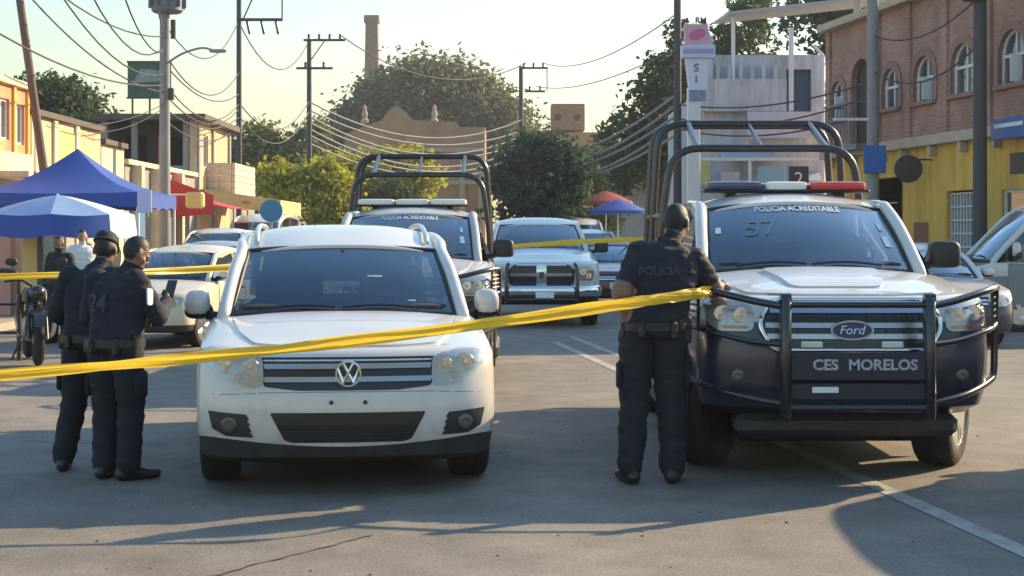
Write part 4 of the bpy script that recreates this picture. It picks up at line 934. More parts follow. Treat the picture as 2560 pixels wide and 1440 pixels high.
    for sg in (-1, 1): MB().box((sg * .90, 2.38, .30), (.17, 1.75, .15), bev=.03).tube([(sg * .85, 1.7, .36), (sg * .62, 1.7, .45)], .025, 6).build('shade_step', PLAST, T); MB().box((sg * .80, 1.47, .36), (.30, .02, .44), bev=.005).build('shade_flap', RUBBER, T)  # steps and flaps added to block light passing beneath the sills
    # windshield lettering
    W = wind(G, .006)
    def onw(k, s0=0):
        def f(co):
            s = co.x / G['xh'] * .98 + s0; return W(s, .90 + co.y * 2.0) + Vector((0, -co.z, 0))
        return f
    if text: lettering('POLICIA ACREDITABLE', .062, WRITE, T, None, fn=onw(1), depth=.001, bold=.001, name='windshield_lettering')
    if text: lettering('57', .13, M('faded_glass_ink', (.30, .40, .46), .5), T, None, fn=lambda co: W(co.x / .68 * 1.9 - .46, .58 + co.y * 2.6), depth=.0005, name='windshield_number')
    for s_, t_, w_, h_ in ((-.90, .60, .04, .03), (.86, .66, .03, .035), (.86, .42, .05, .05)):
        p = W(s_, t_); MB().panel(rnd([(s_ - w_ / .7 / 2, t_ - h_ / .6), (s_ + w_ / .7 / 2, t_ - h_ / .6), (s_ + w_ / .7 / 2, t_ + h_ / .6), (s_ - w_ / .7 / 2, t_ + h_ / .6)], .01), lambda u, v: W(u, v)).build('windshield_sticker', WRITE, T)
    # light bar
    lb = MB(); lb.box((0, 2.42, 1.895), (1.28, .27, .022), bev=.01)
    for sx in (-.42, .42): lb.box((sx, 2.42, 1.865), (.07, .16, .07), bev=.01)
    lb_ = lb.build('light_bar', PLAST, T)
    segs = ((-.62, -.17, BLUEL), (-.165, .165, WHL), (.17, .62, REDL)) if lit else ((-.62, -.2, WHL), (-.195, .195, WHL), (.2, .62, WHL))
    for x0, x1, mm in segs:
        q = MB(); blob(q, ((x0 + x1) / 2, 2.42, 1.934), ((x1 - x0) / 2, .14, .036), .35, 20, 8); q.build('lamp_cover', mm, lb_, 50)
    # rack on the roof's left edge
    # bed
    bd = MB()
    for sg in (-1, 1):
        ol = [(3.40, .60), (3.62, .60)] + [(4.12 - .47 * math.cos(a), .385 + .47 * math.sin(a)) for a in [math.asin(.215 / .47) + (math.pi - 2 * math.asin(.215 / .47)) * i / 12 for i in range(13)]] + [(4.92, .60), (4.92, 1.16), (3.40, 1.16)]
        bd.panel(ol, lambda u, v: (sg * (.925 - .02 * ((v - .9) / .3) ** 2), u, v), sp=.12, thick=lambda u, v: (-sg * .06, 0, 0))
    bd.box((0, 4.89, .88), (1.75, .06, .56), bev=.02); bd.box((0, 3.43, .92), (1.75, .05, .60)); bd.box((0, 4.15, .74), (1.76, 1.45, .05))
    bd.build('cargo_bed', dusty, T)
    fr = MB(); fr.box((-.4, 3.8, .56), (.08, 2.3, .12)); fr.box((.4, 3.8, .56), (.08, 2.3, .12)); fr.tube([(-.8, 4.12, .385), (.8, 4.12, .385)], .05); fr.box((0, 4.98, .56), (1.6, .1, .14), bev=.03); fr.build('rear_frame', PLAST, T)
    for sg in (-1, 1): MB().box((sg * .86, 4.91, 1.0), (.14, .06, .30), bev=.02).build('tail_light', REDL, T)
    # cage
    C = MB()
    def hoop(y, zt, xb, xt, r=.033, rr=.24):
        pl_ = rnd([(-xb, 1.18), (-xb - .0, 1.55), (-xt, zt), (xt, zt), (xb + .0, 1.55), (xb, 1.18)], [0, .3, rr, rr, .3, 0], 7)
        C.tube([(p.x, y, p.y) for p in pl_], r, 10)
    hoop(3.48, 2.29, .86, .76); hoop(4.25, 2.55, .86, .80); hoop(4.78, 2.57, .86, .80)
    for sg in (-1, 1):
        C.tube([(sg * .54, 3.48, 2.29), (sg * .54, 4.25, 2.55)], .03, 8); C.tube([(sg * .54, 4.25, 2.55), (sg * .54, 4.78, 2.57)], .03, 8)
        C.tube([(sg * .845, 3.48, 1.72), (sg * .845, 4.78, 1.72)], .026, 8)
    C.tube([(0, 3.48, 2.29), (0, 4.25, 2.55)], .02, 8)
    cg = C.build('roll_cage', BTUBE, T, 60)
    se = MB(); se.box((0, 4.15, 1.0), (.5, 1.2, .06), bev=.02); se.box((0, 4.15, 1.3), (.08, 1.2, .55), bev=.02); se.build('bed_bench', PLAST, T)
    doors(S, T, bv, [(1.46, 2.36), (2.40, 3.26)], .52, 1.24, [dusty, NAVYP], 1.13)
    for ch in T.children:
        if ch.name.startswith('door') and not ch.name.startswith('door_p'):
            for p in ch.data.polygons: p.material_index = 1 if p.center.z < 1.10 else 0
    return T
truck1 = make_pickup('black and white police pickup with red light bar and lettered guard plate', (2.11, 9.68, 0), 0, True, R(-27))
DUSTY = M('dusty_white_paint', (.40, .41, .42), .42, coat=.4, var=.06)
truck2 = make_pickup('police pickup with all white light bar and black roll cage behind the white crossover', (-1.13, 15.35, 0), R(0), False, 0, True, DUSTY)

# ---------------------------------------------------------------- generic cars
def front_kit(S, T, bv, paint, style=0, plate=True):
    lv = S['levels']; z0 = lv[0][0]; z1 = lv[-1][0]; hw = S['hw']
    z = lambda f: lerp(z0, z1, f)
    gw = .52 if style != 2 else .40
    g = fpanel(bv, 'grille', rnd([(-gw * hw, z(.86)), (gw * hw, z(.86)), (gw * hw * .9, z(.62)), (-gw * hw * .9, z(.62))], .03), M('grille_black', (.008, .01, .016), .35), T, .005, .03, .08)
    for f in (.70, .78): fpanel(bv, 'grille_bar', [(-gw * hw * .93, z(f) - .012), (gw * hw * .93, z(f) - .012), (gw * hw * .93, z(f) + .012), (-gw * hw * .93, z(f) + .012)], CHROME, g, .016, .02, .1)
    for sg in (1, -1):
        HL = [(.55 * hw, z(.84)), (.55 * hw, z(.63)), (.78 * hw, z(.64)), (.92 * hw, z(.74)), (.92 * hw, z(.88)), (.75 * hw, z(.90))]
        lamp(bv, T, rnd(HL if sg > 0 else mirx(HL), .03, 3), [(sg * .65 * hw, z(.75), .055), (sg * .80 * hw, z(.76), .045)], base=M('lamp_housing', (.55, .54, .52), .28, .55))
    it = fpanel(bv, 'lower_intake', rnd([(-.5 * hw, z(.36)), (.5 * hw, z(.36)), (.44 * hw, z(.16)), (-.44 * hw, z(.16))], .03), PLAST, T, .005, .03, .08)
    if plate:
        p = pfront(bv, .02)(0, z(.47)); MB().box(p, (.30, .012, .15), bev=.004).build('number_plate', PLATE, T)
    for sg in (-1, 1):
        mb = MB(); mb.box((sg * hw * .76, S['L'] - .04, z(.95)), (.30, .10, .18), bev=.03); mb.build('tail_light', REDL, T)
def make_car(name, label, cat, loc, rz, kind, paint, low=PLAST, group=None, glass=GLASS):
    T = thing(name, label, cat, loc, rz, group); st = 0
    if kind == 'sedan':
        G = dict(yc=1.22, zc=.965, xc=.68, yh=2.0, zh=1.34, xh=.57, zr=1.44, yr=3.0, zrr=1.39, xr=.54, yb=3.75, zb=1.0, xb=.60, bw=.14, mir=(.84, 1.62, 1.02, .17, .13), wins=[(1.5, 2.4), (2.48, 3.4)])
        S = spec(4.5, .87, .2, .80, 1.2, .93, G, [.88, 3.45], .31, .2, .745, rx=.42, ry=.34, bow=.16)
    elif kind == 'hatch':
        G = dict(yc=.98, zc=.93, xc=.64, yh=1.55, zh=1.31, xh=.54, zr=1.41, yr=3.05, zrr=1.33, xr=.5, yb=3.65, zb=.95, xb=.58, bw=.12, mir=(.79, 1.3, 1.0, .15, .12), wins=[(1.2, 2.1), (2.18, 3.2)])
        S = spec(3.9, .81, .22, .78, .95, .90, G, [.75, 3.15], .29, .175, .70, rx=.34, ry=.25, bow=.1)
    elif kind == 'suv':
        G = dict(yc=1.2, zc=1.12, xc=.72, yh=1.9, zh=1.62, xh=.63, zr=1.75, yr=3.9, zrr=1.68, xr=.6, yb=4.3, zb=1.15, xb=.66, bw=.13, mir=(.89, 1.6, 1.2, .18, .2), wins=[(1.45, 2.45), (2.55, 3.4), (3.5, 4.05)])
        S = spec(4.5, .9, .3, .97, 1.2, 1.08, G, [.88, 3.5], .36, .235, .78)
    elif kind == 'van':
        G = dict(yc=.40, zc=1.17, xc=.74, yh=1.25, zh=1.98, xh=.66, zr=2.24, yr=4.55, zrr=2.18, xr=.66, yb=4.78, zb=1.2, xb=.7, bw=.14, mir=(.90, .85, 1.32, .16, .26), wins=[(.72, 1.55), (1.68, 3.0), (3.1, 4.4)], yseat=1.45, rail=.05)
        S = spec(4.9, .88, .3, 1.05, .45, 1.12, G, [.95, 3.6], .33, .2, .75, [(0, .14, -.07), (.06, .06, -.02), (.2, .015, 0), (.4, 0, 0), (.6, .02, 0), (.75, .04, 0), (.88, .08, 0), (.96, .13, -.01), (1, .19, -.03)], rx=.35, ry=.3, bow=.12)
    if kind == 'beetle':
        G = dict(yc=1.15, zc=.99, xc=.54, yh=1.48, zh=1.35, xh=.50, zr=1.47, yr=2.6, zrr=1.36, xr=.46, yb=3.3, zb=.98, xb=.5, bw=.10, mir=(.66, 1.4, 1.08, .12, .10), wins=[(1.3, 2.1), (2.18, 2.9)], rail=.04, sk=.8)
        S = spec(4.05, .66, .30, .80, 1.0, .93, G, [.82, 3.22], .32, .17, .655, [(0, .35, -.06), (.1, .28, 0), (.3, .24, 0), (.5, .23, 0), (.68, .26, -.02), (.82, .32, -.06), (.93, .42, -.12), (1, .55, -.2)], rx=.55, ry=.75, bow=.08, crown=.12, rr=.5, arch=False)
        b, bv = tub(S, T, [paint, paint, INTER])
        for ya in (.82, 3.22):
            for sg in (-1, 1):
                m = MB(); pts = []
                def fend(u, v):
                    a = math.pi * (u * 1.06 - .03); rad = .45
                    w_ = -1 + 2 * v; q = math.sqrt(max(0, 1 - abs(w_) ** 2.5 * .55)) if w_ > 0 else 1
                    return Vector((sg * (.60 + .13 * (w_ + .2)), ya - rad * math.cos(a) * q, .30 + rad * math.sin(a) * (q if w_ > 0 else 1 + .05 * w_)))
                m.grid(fend, 16, 8, thick=(0, 0, -.015)); m.build('fender', paint, T, 60)
                if ya < 1:
                    hl = MB(); p = Vector((sg * .60, .44, .64)); hl.lathe([(.10, .16), (.10, -.01), (.088, -.02), (.07, -.006), (.05, .004), (0, .01)], p, 'y', 18, 0); hh = hl.build('headlight', CHROME, T, 50)
                    l2 = MB(); l2.sphere(p + Vector((0, -.012, 0)), (.086, .03, .086), 14, 8); l2.build('lens', LENS, hh)
        for yb_, nm in ((.12, 'front_bumper'), (4.02, 'rear_bumper')):
            m = MB(); s_ = 1 if yb_ < 1 else -1
            m.tube(spline([(-.72, yb_ + s_ * .22, .40), (-.62, yb_ + s_ * .05, .40), (0, yb_, .40), (.62, yb_ + s_ * .05, .40), (.72, yb_ + s_ * .22, .40)], 5), .05, 8, ell=(.5, 1.1))
            for x in (-.35, .35): m.tube([(x, yb_, .40), (x, yb_ + s_ * .3, .42)], .02, 6)
            m.build(nm, CHROME, T, 60)
        MB().box((0, .10, .47), (.30, .012, .15), bev=.004).build('number_plate', PLATE, T)
    else:
        S['levels'] = [(*l[:5], (1 if l[0] < .3 else 0) if low is PLAST else l[5], l[6]) for l in S['levels']]
        if low is not PLAST:
            S['levels'] = [(*l[:5], 1 if i < 5 else 0, l[6]) for i, l in enumerate(S['levels'])]
        b, bv = tub(S, T, [paint, low, INTER]); front_kit(S, T, bv, paint)
        doors(S, T, bv, [(S['G']['wins'][0][0] + .02, S['G']['wins'][0][1] + .03), (S['G']['wins'][1][0], S['G']['wins'][1][1])], S['levels'][1][0] + .1, S['G']['zc'] - .06, paint if low is PLAST else low, S['G']['zc'] - .13)
    wheels(S, T)
    greenhouse(S, T, paint, glass)
    return T
def make_ram():
    T = thing('pickup_truck', 'white full size pickup with cross shaped grille parked beyond the police trucks', 'pickup truck', (.50, 26.3, 0), R(1))
    G = dict(yc=1.35, zc=1.315, xc=.80, yh=2.1, zh=1.76, xh=.68, zr=1.88, yr=3.5, zrr=1.85, xr=.66, yb=3.75, zb=1.33, xb=.72, bw=.16, mir=(1.02, 1.75, 1.38, .24, .24), wins=[(1.66, 2.6), (2.7, 3.5)], rail=.046, mirblack=True, mire=.5)
    S = spec(3.85, 1.0, .45, 1.12, 1.35, 1.27, G, [.98, 4.55], .40, .275, .86, [(0, .16, -.08), (.08, .06, -.02), (.2, .0, 0), (.3, .02, 0), (.36, .10, 0), (.6, .08, 0), (.8, .07, 0), (.93, .10, -.02), (1, .18, -.07)], blk=4, rx=.35, ry=.24, bow=.1, crown=.08, rr=.1)
    b, bv = tub(S, T, [WHITEP, PLAST, INTER]); wheels(S, T); greenhouse(S, T, WHITEP, GLASS)
    g = fpanel(bv, 'grille', rnd([(-.57, .98), (-.42, 1.09), (.42, 1.09), (.57, .98), (.55, .74), (.4, .67), (-.4, .67), (-.55, .74)], .03), M('grille_black', (.008, .01, .016), .35), T, .006, .04, .07)
    fpanel(bv, 'grille_bar', [(-.54, .925), (.54, .925), (.54, .868), (-.54, .868)], CHROME, g, .02, .02, .1)
    fpanel(bv, 'grille_cross', rnd([(-.085, 1.07), (.085, 1.07), (.085, .69), (-.085, .69)], .01), CHROME, g, .028, .02, .1)
    fpanel(bv, 'emblem', rnd([(-.045, .94), (.045, .94), (.035, .84), (0, .82), (-.035, .84)], .015), M('emblem_grey', (.12, .13, .15), .3, .8), g, .036, .02, .1)
    for sg in (1, -1):
        HL = [(.63, 1.03), (.62, .80), (.86, .79), (.90, .90), (.90, 1.02), (.80, 1.05)]
        lamp(bv, T, rnd(HL if sg > 0 else mirx(HL), .03, 3), [(sg * .70, .94, .06), (sg * .80, .88, .055)])
    bu = MB(); bu.tube(spline([(-1.0, .42, .62), (-.95, .18, .62), (-.6, -.02, .62), (0, -.05, .62), (.6, -.02, .62), (.95, .18, .62), (1.0, .42, .62)], 5), .085, 10, ell=(.5, 1.1)); bu.build('front_bumper', CHROME, T, 60)
    MB().box((.05, -.10, .53), (.31, .012, .155), bev=.004).build('number_plate', PLATE, T)
    gd = MB()
    for x in (-.60, .60): gd.tube(spline([(x, -.08, .42), (x, -.12, .7), (x * .98, -.06, 1.0), (x * .93, 0, 1.08)], 4), .03, 8)
    gd.tube([(-.6, -.1, .48), (.6, -.1, .48)], .03, 8); gd.build('grille_guard', BTUBE, T, 60)
    bd = MB()
    for sg in (-1, 1): bd.panel([(3.9, .6), (4.05, .6)] + [(4.55 - .49 * math.cos(a), .4 + .49 * math.sin(a)) for a in [.42 + (math.pi - .84) * i / 12 for i in range(13)]] + [(5.75, .6), (5.75, 1.36), (3.9, 1.36)], lambda u, v: (sg * .99, u, v), sp=.2, thick=lambda u, v: (-sg * .06, 0, 0))
    bd.box((0, 5.72, .98), (1.86, .06, .7)); bd.box((0, 4.8, .8), (1.86, 1.9, .05)); bd.build('cargo_bed', WHITEP, T)
    fr = MB(); fr.box((0, 4.4, .56), (.9, 2.8, .14)); fr.build('rear_frame', PLAST, T)
    doors(S, T, bv, [(1.64, 2.64), (2.68, 3.7)], .55, 1.26, WHITEP, 1.12)
    return T
ram = make_ram()
CREAM = M('cream_paint', (.64, .58, .43), .35, coat=.5, var=.05)
GREY = M('grey_paint', (.42, .44, .47), .3, .3, coat=.7, var=.03)
MAROON = M('maroon_paint', (.14, .018, .025), .25, coat=.8, var=.08)
SILVER = M('silver_paint', (.5, .52, .55), .28, .5, coat=.7)
make_car('old_car', 'boxy old cream white hatchback parked behind the two officers', 'car', (-5.25, 21.3, 0), R(-13), 'hatch', CREAM)
make_car('parked_sedan', 'grey sedan with wide glassy windshield parked behind the cream hatchback', 'car', (-6.25, 30.2, 0), R(-2), 'sedan', SILVER)
make_car('parked_sedan', 'darker grey sedan half hidden behind the white crossover', 'car', (-5.15, 35, 0), R(-4), 'sedan', GREY)
make_car('parked_suv', 'white sport utility vehicle parked under the red awning', 'car', (-7.75, 38.5, 0), R(-2), 'suv', WHITEP)
make_car('parked_van', 'tall white van parked beside the yellow awning', 'van', (-7.9, 46.5, 0), R(-2), 'van', WHITEP)
make_car('parked_sedan', 'maroon sedan beyond the leaning officer', 'car', (2.25, 33.5, 0), R(2), 'sedan', MAROON)
make_car('parked_suv', 'pale silver sport utility vehicle behind the maroon sedan', 'car', (2.45, 45, 0), R(3), 'suv', SILVER)
make_car('delivery_van', 'boxy white van farthest along the street in front of the dark trees', 'van', (2.75, 58, 0), R(4), 'van', WHITEP)
make_car('patrol_car', 'navy and white patrol sedan parked beside the lettered police pickup', 'police car', (6.1, 21.3, 0), R(1), 'sedan', WHITEP, NAVYP)
make_car('passenger_van', 'white passenger van with grey lower body pulling out of the side street', 'van', (7.25, 26.0, 0), R(-90), 'van', WHITEP, M('van_grey', (.20, .21, .23), .4, coat=.3))
make_car('parked_suv', 'silver sport utility vehicle parked across the lane beside the lettered police pickup', 'car', (5.35, 6.8, 0), 0, 'suv', SILVER)  # unseen vehicle added to throw the rounded shadow onto the near road
# ---------------------------------------------------------------- trees
LEAF = {k: M('leaf_' + k, c, .75, var=.3, scale=.6, island=.45, spec=.25) for k, c in dict(dark=(.06, .09, .05), mid=(.07, .11, .04), yellow=(.33, .32, .05), plum=(.13, .12, .095), olive=(.13, .15, .065), deep=(.05, .085, .07)).items()}
for _k in LEAF.values():
    _n = _k.node_tree.nodes; _l = _k.node_tree.links; _b = _n['Principled BSDF']; _t = _n.new('ShaderNodeBsdfTranslucent'); _m = _n.new('ShaderNodeMixShader'); _m.inputs[0].default_value = .38
    _src = _b.inputs['Base Color'].links[0].from_socket; _v = _n.new('ShaderNodeVectorMath'); _v.operation = 'MULTIPLY'; _v.inputs[1].default_value = (1.2, 1.25, .7); _l.new(_src, _v.inputs[0]); _l.new(_v.outputs[0], _t.inputs[0])
    _l.new(_b.outputs[0], _m.inputs[1]); _l.new(_t.outputs[0], _m.inputs[2]); _l.new(_m.outputs[0], _n['Material Output'].inputs[0])
BARK = M('bark', (.085, .065, .05), .95, var=.3, scale=4, bump=.5, bscale=20)
def tree(label, loc, trunk_h, r0, blobs, nleaf, size, kind, seed=1, name='tree', group=None):
    rng = np.random.default_rng(seed); T = thing(name, label, 'tree', loc, 0, group); t = MB()
    top = Vector((.1, 0, trunk_h)); t.tube(spline([(0, 0, -.1), (.06, 0, trunk_h * .4), top], 4), [lerp(r0, r0 * .6, i / 8) for i in range(9)], 8)
    for i, (cx, cy, cz, rx, ry, rz) in enumerate(blobs):
        c = Vector((cx, cy, cz)); t.tube(spline([top - Vector((0, 0, .15)), top.lerp(c, .5) + Vector((0, 0, -.15)), c], 3), [lerp(r0 * .5, r0 * .15, j / 6) for j in range(7)], 6)
        for k in range(4):
            a = rng.uniform(0, 6.28); e = c + Vector((math.cos(a) * rx * .75, math.sin(a) * ry * .75, rng.uniform(-.2, .7) * rz)); t.tube([c.lerp(top, .3), c.lerp(e, .5), e], [r0 * .25, r0 * .14, r0 * .05], 5)
    t.build('trunk', BARK, T)
    vol = np.array([b[3] * b[4] * b[5] for b in blobs]) ** .67; vol /= vol.sum(); P = []; Nn = []
    for b, wv in zip(blobs, vol):
        n = int(nleaf * wv); ncl = max(12, n // 34)
        d = rng.normal(size=(ncl, 3)); d /= np.linalg.norm(d, axis=1)[:, None]; rad = rng.uniform(.4, 1.14, ncl) ** .8
        d[:, 2] = np.where(d[:, 2] < -.55, -d[:, 2], d[:, 2])
        cc = np.array(b[:3]) + d * rad[:, None] * np.array(b[3:])
        pick = rng.integers(0, ncl, n); sp = .13 * (b[3] + b[5]) / 2 + size * .6
        P.append(cc[pick] + rng.normal(size=(n, 3)) * sp * np.array([1, 1, .7])); Nn.append(d[pick])
    P = np.concatenate(P); Nn = np.concatenate(Nn); n = len(P)
    nrm = Nn * .6 + rng.normal(size=(n, 3)) * .7 + np.array([0, 0, .35]); nrm /= np.linalg.norm(nrm, axis=1)[:, None]
    a = np.cross(nrm, rng.normal(size=(n, 3))); a /= np.linalg.norm(a, axis=1)[:, None]; b_ = np.cross(nrm, a)
    s = (size * rng.uniform(.5, 1.25, n))[:, None]
    V = np.stack([P + a * s, P + b_ * s * .55, P - a * s, P - b_ * s * .55], 1).reshape(-1, 3)
    me = bpy.data.meshes.new('crown'); me.vertices.add(4 * n); me.vertices.foreach_set('co', V.ravel()); me.loops.add(4 * n); me.loops.foreach_set('vertex_index', np.arange(4 * n, dtype=np.int32))
    me.polygons.add(n); me.polygons.foreach_set('loop_start', np.arange(0, 4 * n, 4, dtype=np.int32)); me.update(calc_edges=True); me.validate()
    me.materials.append(LEAF[kind]); o = bpy.data.objects.new('crown', me); COL.objects.link(o); o.parent = T; return T
def blobset(rx, ry, z0, rz, n, seed, flat_=.5):
    rg = random.Random(seed); out = []
    for i in range(n):
        a = 2 * math.pi * i / n + rg.uniform(-.3, .3); q = rg.uniform(.35, .7)
        out.append((math.cos(a) * rx * q, math.sin(a) * ry * q, z0 + rg.uniform(-.35, .35) * rz, rx * rg.uniform(.38, .55), ry * rg.uniform(.38, .55), rz * rg.uniform(.4, .6)))
    out.append((0, 0, z0 + rz * .35, rx * .55, ry * .55, rz * .6)); return out
# big dome tree (several crowns of one giant)
bl = [(0, 0, 12.5, 6.5, 6, 5.6), (-5.2, 0, 10.2, 4.6, 5, 4.2), (5.4, -1, 10.4, 5.2, 5, 4.8), (-9.0, 0, 7.4, 3.6, 4, 3.4), (9.2, 0, 7.8, 3.0, 4, 3.6), (2, -2, 8.5, 6, 4, 4), (-2.5, -3, 8.2, 5, 3, 4), (3.4, 0, 13.4, 5, 4, 3.6), (-3, 1, 12.8, 4.5, 4, 3.4)]
tree('huge dome shaped tree with grey green and plum foliage in front of the chimney', (-8.4, 150, 0), 6, .9, bl, 70000, .33, 'plum', 3)
tree('dark bushy street tree standing in shade before the grey house', (1.0, 60, .1), 2.1, .14, [(0, 0, 3.6, 1.75, 1.6, 1.6), (-.5, 0, 2.6, 1.35, 1.3, 1.3), (.5, .2, 2.7, 1.4, 1.3, 1.4), (.1, 0, 4.6, 1.1, 1.1, 1.0), (.9, 0, 3.9, 1.0, 1, 1.0), (-.9, 0, 3.4, 1.0, 1, 1.0)], 11000, .13, 'deep', 5)
tree('yellow green leafy tree beside the yellow awning', (-8.9, 70, .1), 1.8, .16, [(0, 0, 3.2, 1.7, 1.5, 1.5), (-1.5, 0, 3.7, 1.3, 1.2, 1.1), (1.1, 0, 2.5, 1.2, 1.2, 1.3), (.5, 0, 4.0, 1.0, 1, .9), (1.3, 0, 1.7, .9, .9, 1.2)], 9000, .14, 'yellow', 8)
tree('yellow green tree behind the roll cage of the second police pickup', (-8.6, 92, .1), 2.4, .2, [(-1.5, 0, 4.6, 2.2, 2, 1.7), (1.7, 0, 5.0, 2.2, 2, 1.6), (.2, 0, 4.0, 2.4, 2, 2), (3.3, 0, 4.2, 1.4, 1.6, 1.6)], 9000, .19, 'yellow', 9)
tree('dark green shrubby tree below the yellow green one at the street bend', (-7.5, 84, .1), 1.2, .15, [(-1.2, 0, 2.2, 1.9, 1.5, 1.8), (1.3, 0, 2.6, 1.9, 1.5, 2.0), (0, 0, 1.6, 2.2, 1.5, 1.4)], 7000, .17, 'dark', 10)
tree('grey green tree between the two slender poles', (-15.6, 95, 0), 3.5, .25, [(0, 0, 6.3, 2.3, 2, 1.9), (-1.2, 0, 5.4, 1.8, 2, 1.6), (1.8, 0, 5.2, 1.9, 2, 1.6), (3.2, 0, 7.2, 1.4, 1.5, 1.3)], 7000, .2, 'olive', 11)
tree('dense dark tree behind the peach shop roof', (-19.6, 68, 0), 4, .25, [(0, 0, 6.8, 1.7, 1.6, 1.5), (-1.0, 0, 7.4, 1.2, 1.2, 1.2), (1.0, 0, 6.2, 1.4, 1.4, 1.3), (-1.9, 0, 6.6, 1.2, 1.2, 1.2), (1.9, 0, 5.6, 1.0, 1, 1)], 7000, .17, 'dark', 12)
tree('tall dark tree left of the totem sign', (6.6, 70, 0), 4, .28, [(0, 0, 6.6, 1.9, 2, 2.2), (-1.1, 0, 5.4, 1.7, 2, 1.7), (.7, 0, 8.6, 1.2, 1.4, 1.6), (1.2, 0, 7.2, 1.5, 1.5, 2), (-.1, 0, 4.4, 2.1, 2, 1.5), (1.0, 0, 10.1, .7, .9, 1.1)], 9000, .18, 'dark', 13)
tree('high dark tree rising behind the roof terrace', (10.5, 72, 0), 8, .3, [(-.6, 0, 9.4, 1.6, 1.6, 1.8), (.6, 0, 11.2, 1.1, 1.3, 1.6), (0, 0, 7.5, 2.0, 1.8, 1.6), (1.4, 0, 8.2, 1.4, 1.5, 1.5), (2.6, 0, 7.4, 1.6, 1.5, 1.4)], 8000, .18, 'dark', 14)
tree('broad dark tree overhanging the brick building roof', (13.4, 58, 0), 7, .3, [(0, 0, 9.6, 2.6, 2, 1.5), (-1.9, 0, 9.9, 1.5, 1.6, 1.2), (2.0, 0, 9.8, 2.0, 1.8, 1.4), (0, 0, 8.6, 2.2, 2, 1.2), (3.4, 0, 9.4, 1.6, 1.5, 1.3)], 9000, .17, 'deep', 15)
tree('pale feathery tree beside the dark street tree', (3.1, 66, 0), 2.2, .12, [(0, 0, 3.2, 1.1, 1.1, 1.0), (.5, 0, 2.2, .9, .9, 1.0), (-.3, 0, 4.0, .8, .8, .8)], 4000, .13, 'olive', 16)
tree('low far tree line clump under the brown roof block', (5.6, 105, 0), 2.5, .2, [(0, 0, 5.2, 3.0, 2, 2.2), (-3, 0, 5.6, 2.4, 2, 1.9), (3, 0, 5.8, 2.5, 2, 2.2), (-4.6, 0, 6.8, 1.6, 2, 1.9)], 8000, .24, 'olive', 17)

# ---------------------------------------------------------------- poles and cables
CONP = M('concrete_pole', (.26, .26, .27), .85, var=.15, scale=3)
DKP = M('dark_pole', (.05, .055, .065), .7, var=.2, scale=4)
def pole(label, x, y, h, r, mat=CONP, name='utility_pole'):
    T = thing(name, label, 'utility pole', (x, y, 0)); MB().tube([(0, 0, -.05), (0, 0, h * .5), (0, 0, h)], [r, r * .87, r * .72], 12).build('shaft', mat, T, 60); return T
def crossarm(T, z, x0, x1, ins=3, down=False, tilt=0, y=0):
    m = MB(); m.box(((x0 + x1) / 2, y - .15, z), (abs(x1 - x0), .1, .11), bev=.01); a = m.build('crossarm', DKP, T)
    for i in range(ins):
        x = lerp(x0, x1, (i + .5) / ins); q = MB(); s = -1 if down else 1
        if down: q.tube([(x, y - .15, z - .03), (x + .12, y - .15, z - .55)], [.05, .06], 8)
        else: q.lathe([(.03, 0), (.07, .06), (.05, .12), (.07, .18), (.03, .26), (0, .28)], (x, y - .15, z + .04), n=10)
        q.build('insulator', M('insulator_brown', (.06, .045, .04), .3), a)
pA = pole('concrete pole carrying a big grey transformer and a street lamp arm', -9.35, 42, 11.5, .16)
m = MB(); m.lathe([(.36, 0), (.42, .05), (.42, .95), (.36, 1.02), (0, 1.05)], (.08, -.05, 7.55), n=20); tr_ = m.build('transformer', M('transformer_grey', (.15, .16, .20), .5, .2, var=.1), pA)
for a in range(10): q = 2 * math.pi * a / 10; MB().box((.08 + .46 * math.cos(q), -.05 + .46 * math.sin(q), 8.05), (.10, .02, .75), rz=q).build('cooling_fin', M('transformer_grey', (.15, .16, .20), .5, .2), tr_)
m = MB(); m.tube(spline([(.1, -.1, 6.2), (.5, -.1, 6.45), (1.0, -.1, 6.6), (1.3, -.1, 6.55)], 4), .03, 8); la = m.build('lamp_arm', CONP, pA); m = MB(); blob(m, (1.45, -.1, 6.52), (.24, .09, .05), .6); m.build('lamp_head', CONP, la)
m = MB(); m.lathe([(.09, 0), (.09, .3), (0, .34)], (.2, -.15, 5.2), n=10); m.build('cable_box', DKP, pA); m = MB(); m.lathe([(.07, 0), (.07, .5), (0, .52)], (.25, -.1, 6.85), n=10); m.build('cable_box', DKP, pA)
pB = pole('slender dark pole with a hanging three insulator crossarm', -10.5, 60, 14, .12, DKP); crossarm(pB, 9.85, .05, 1.7, 3, True)
MB().tube([(1.68, -.15, 9.85), (1.68, -.15, 11.9)], .03, 6).build('stay', DKP, pB); MB().tube([(.2, -.15, 9.9), (1.1, -.15, 11.9)], .03, 6).build('stay', DKP, pB)
pC = pole('pole with a slanting top crossarm in front of the dome tree', -9.75, 75, 11, .15, DKP); crossarm(pC, 10.95, -.25, 1.75, 4); crossarm(pC, 9.6, -.6, 1.15, 2); MB().tube([(.1, -.15, 10), (.75, -.15, 10.9)], .03, 6).build('stay', DKP, pC)
pD = pole('small far pole with two square crossarms at the right of the dome tree', .5, 87, 11, .16, DKP); crossarm(pD, 10.9, -.1, 1.5, 3); crossarm(pD, 9.6, .2, 1.35, 2)
MB().tube([(1.45, -.15, 9.6), (1.45, -.15, 10.9)], .03, 6).build('stay', DKP, pD)
pE = pole('plain dark pole beside the totem sign', 4.72, 44.5, 13, .125, DKP)
pF = pole('concrete pole with a blue round sign before the balcony', 8.05, 34.8, 12, .15)
sg_ = MB(); sg_.lathe([(.02, -.02), (.27, -.02), (.27, .02), (.02, .02)], (-.0, -.2, 3.25), 'y', 24)
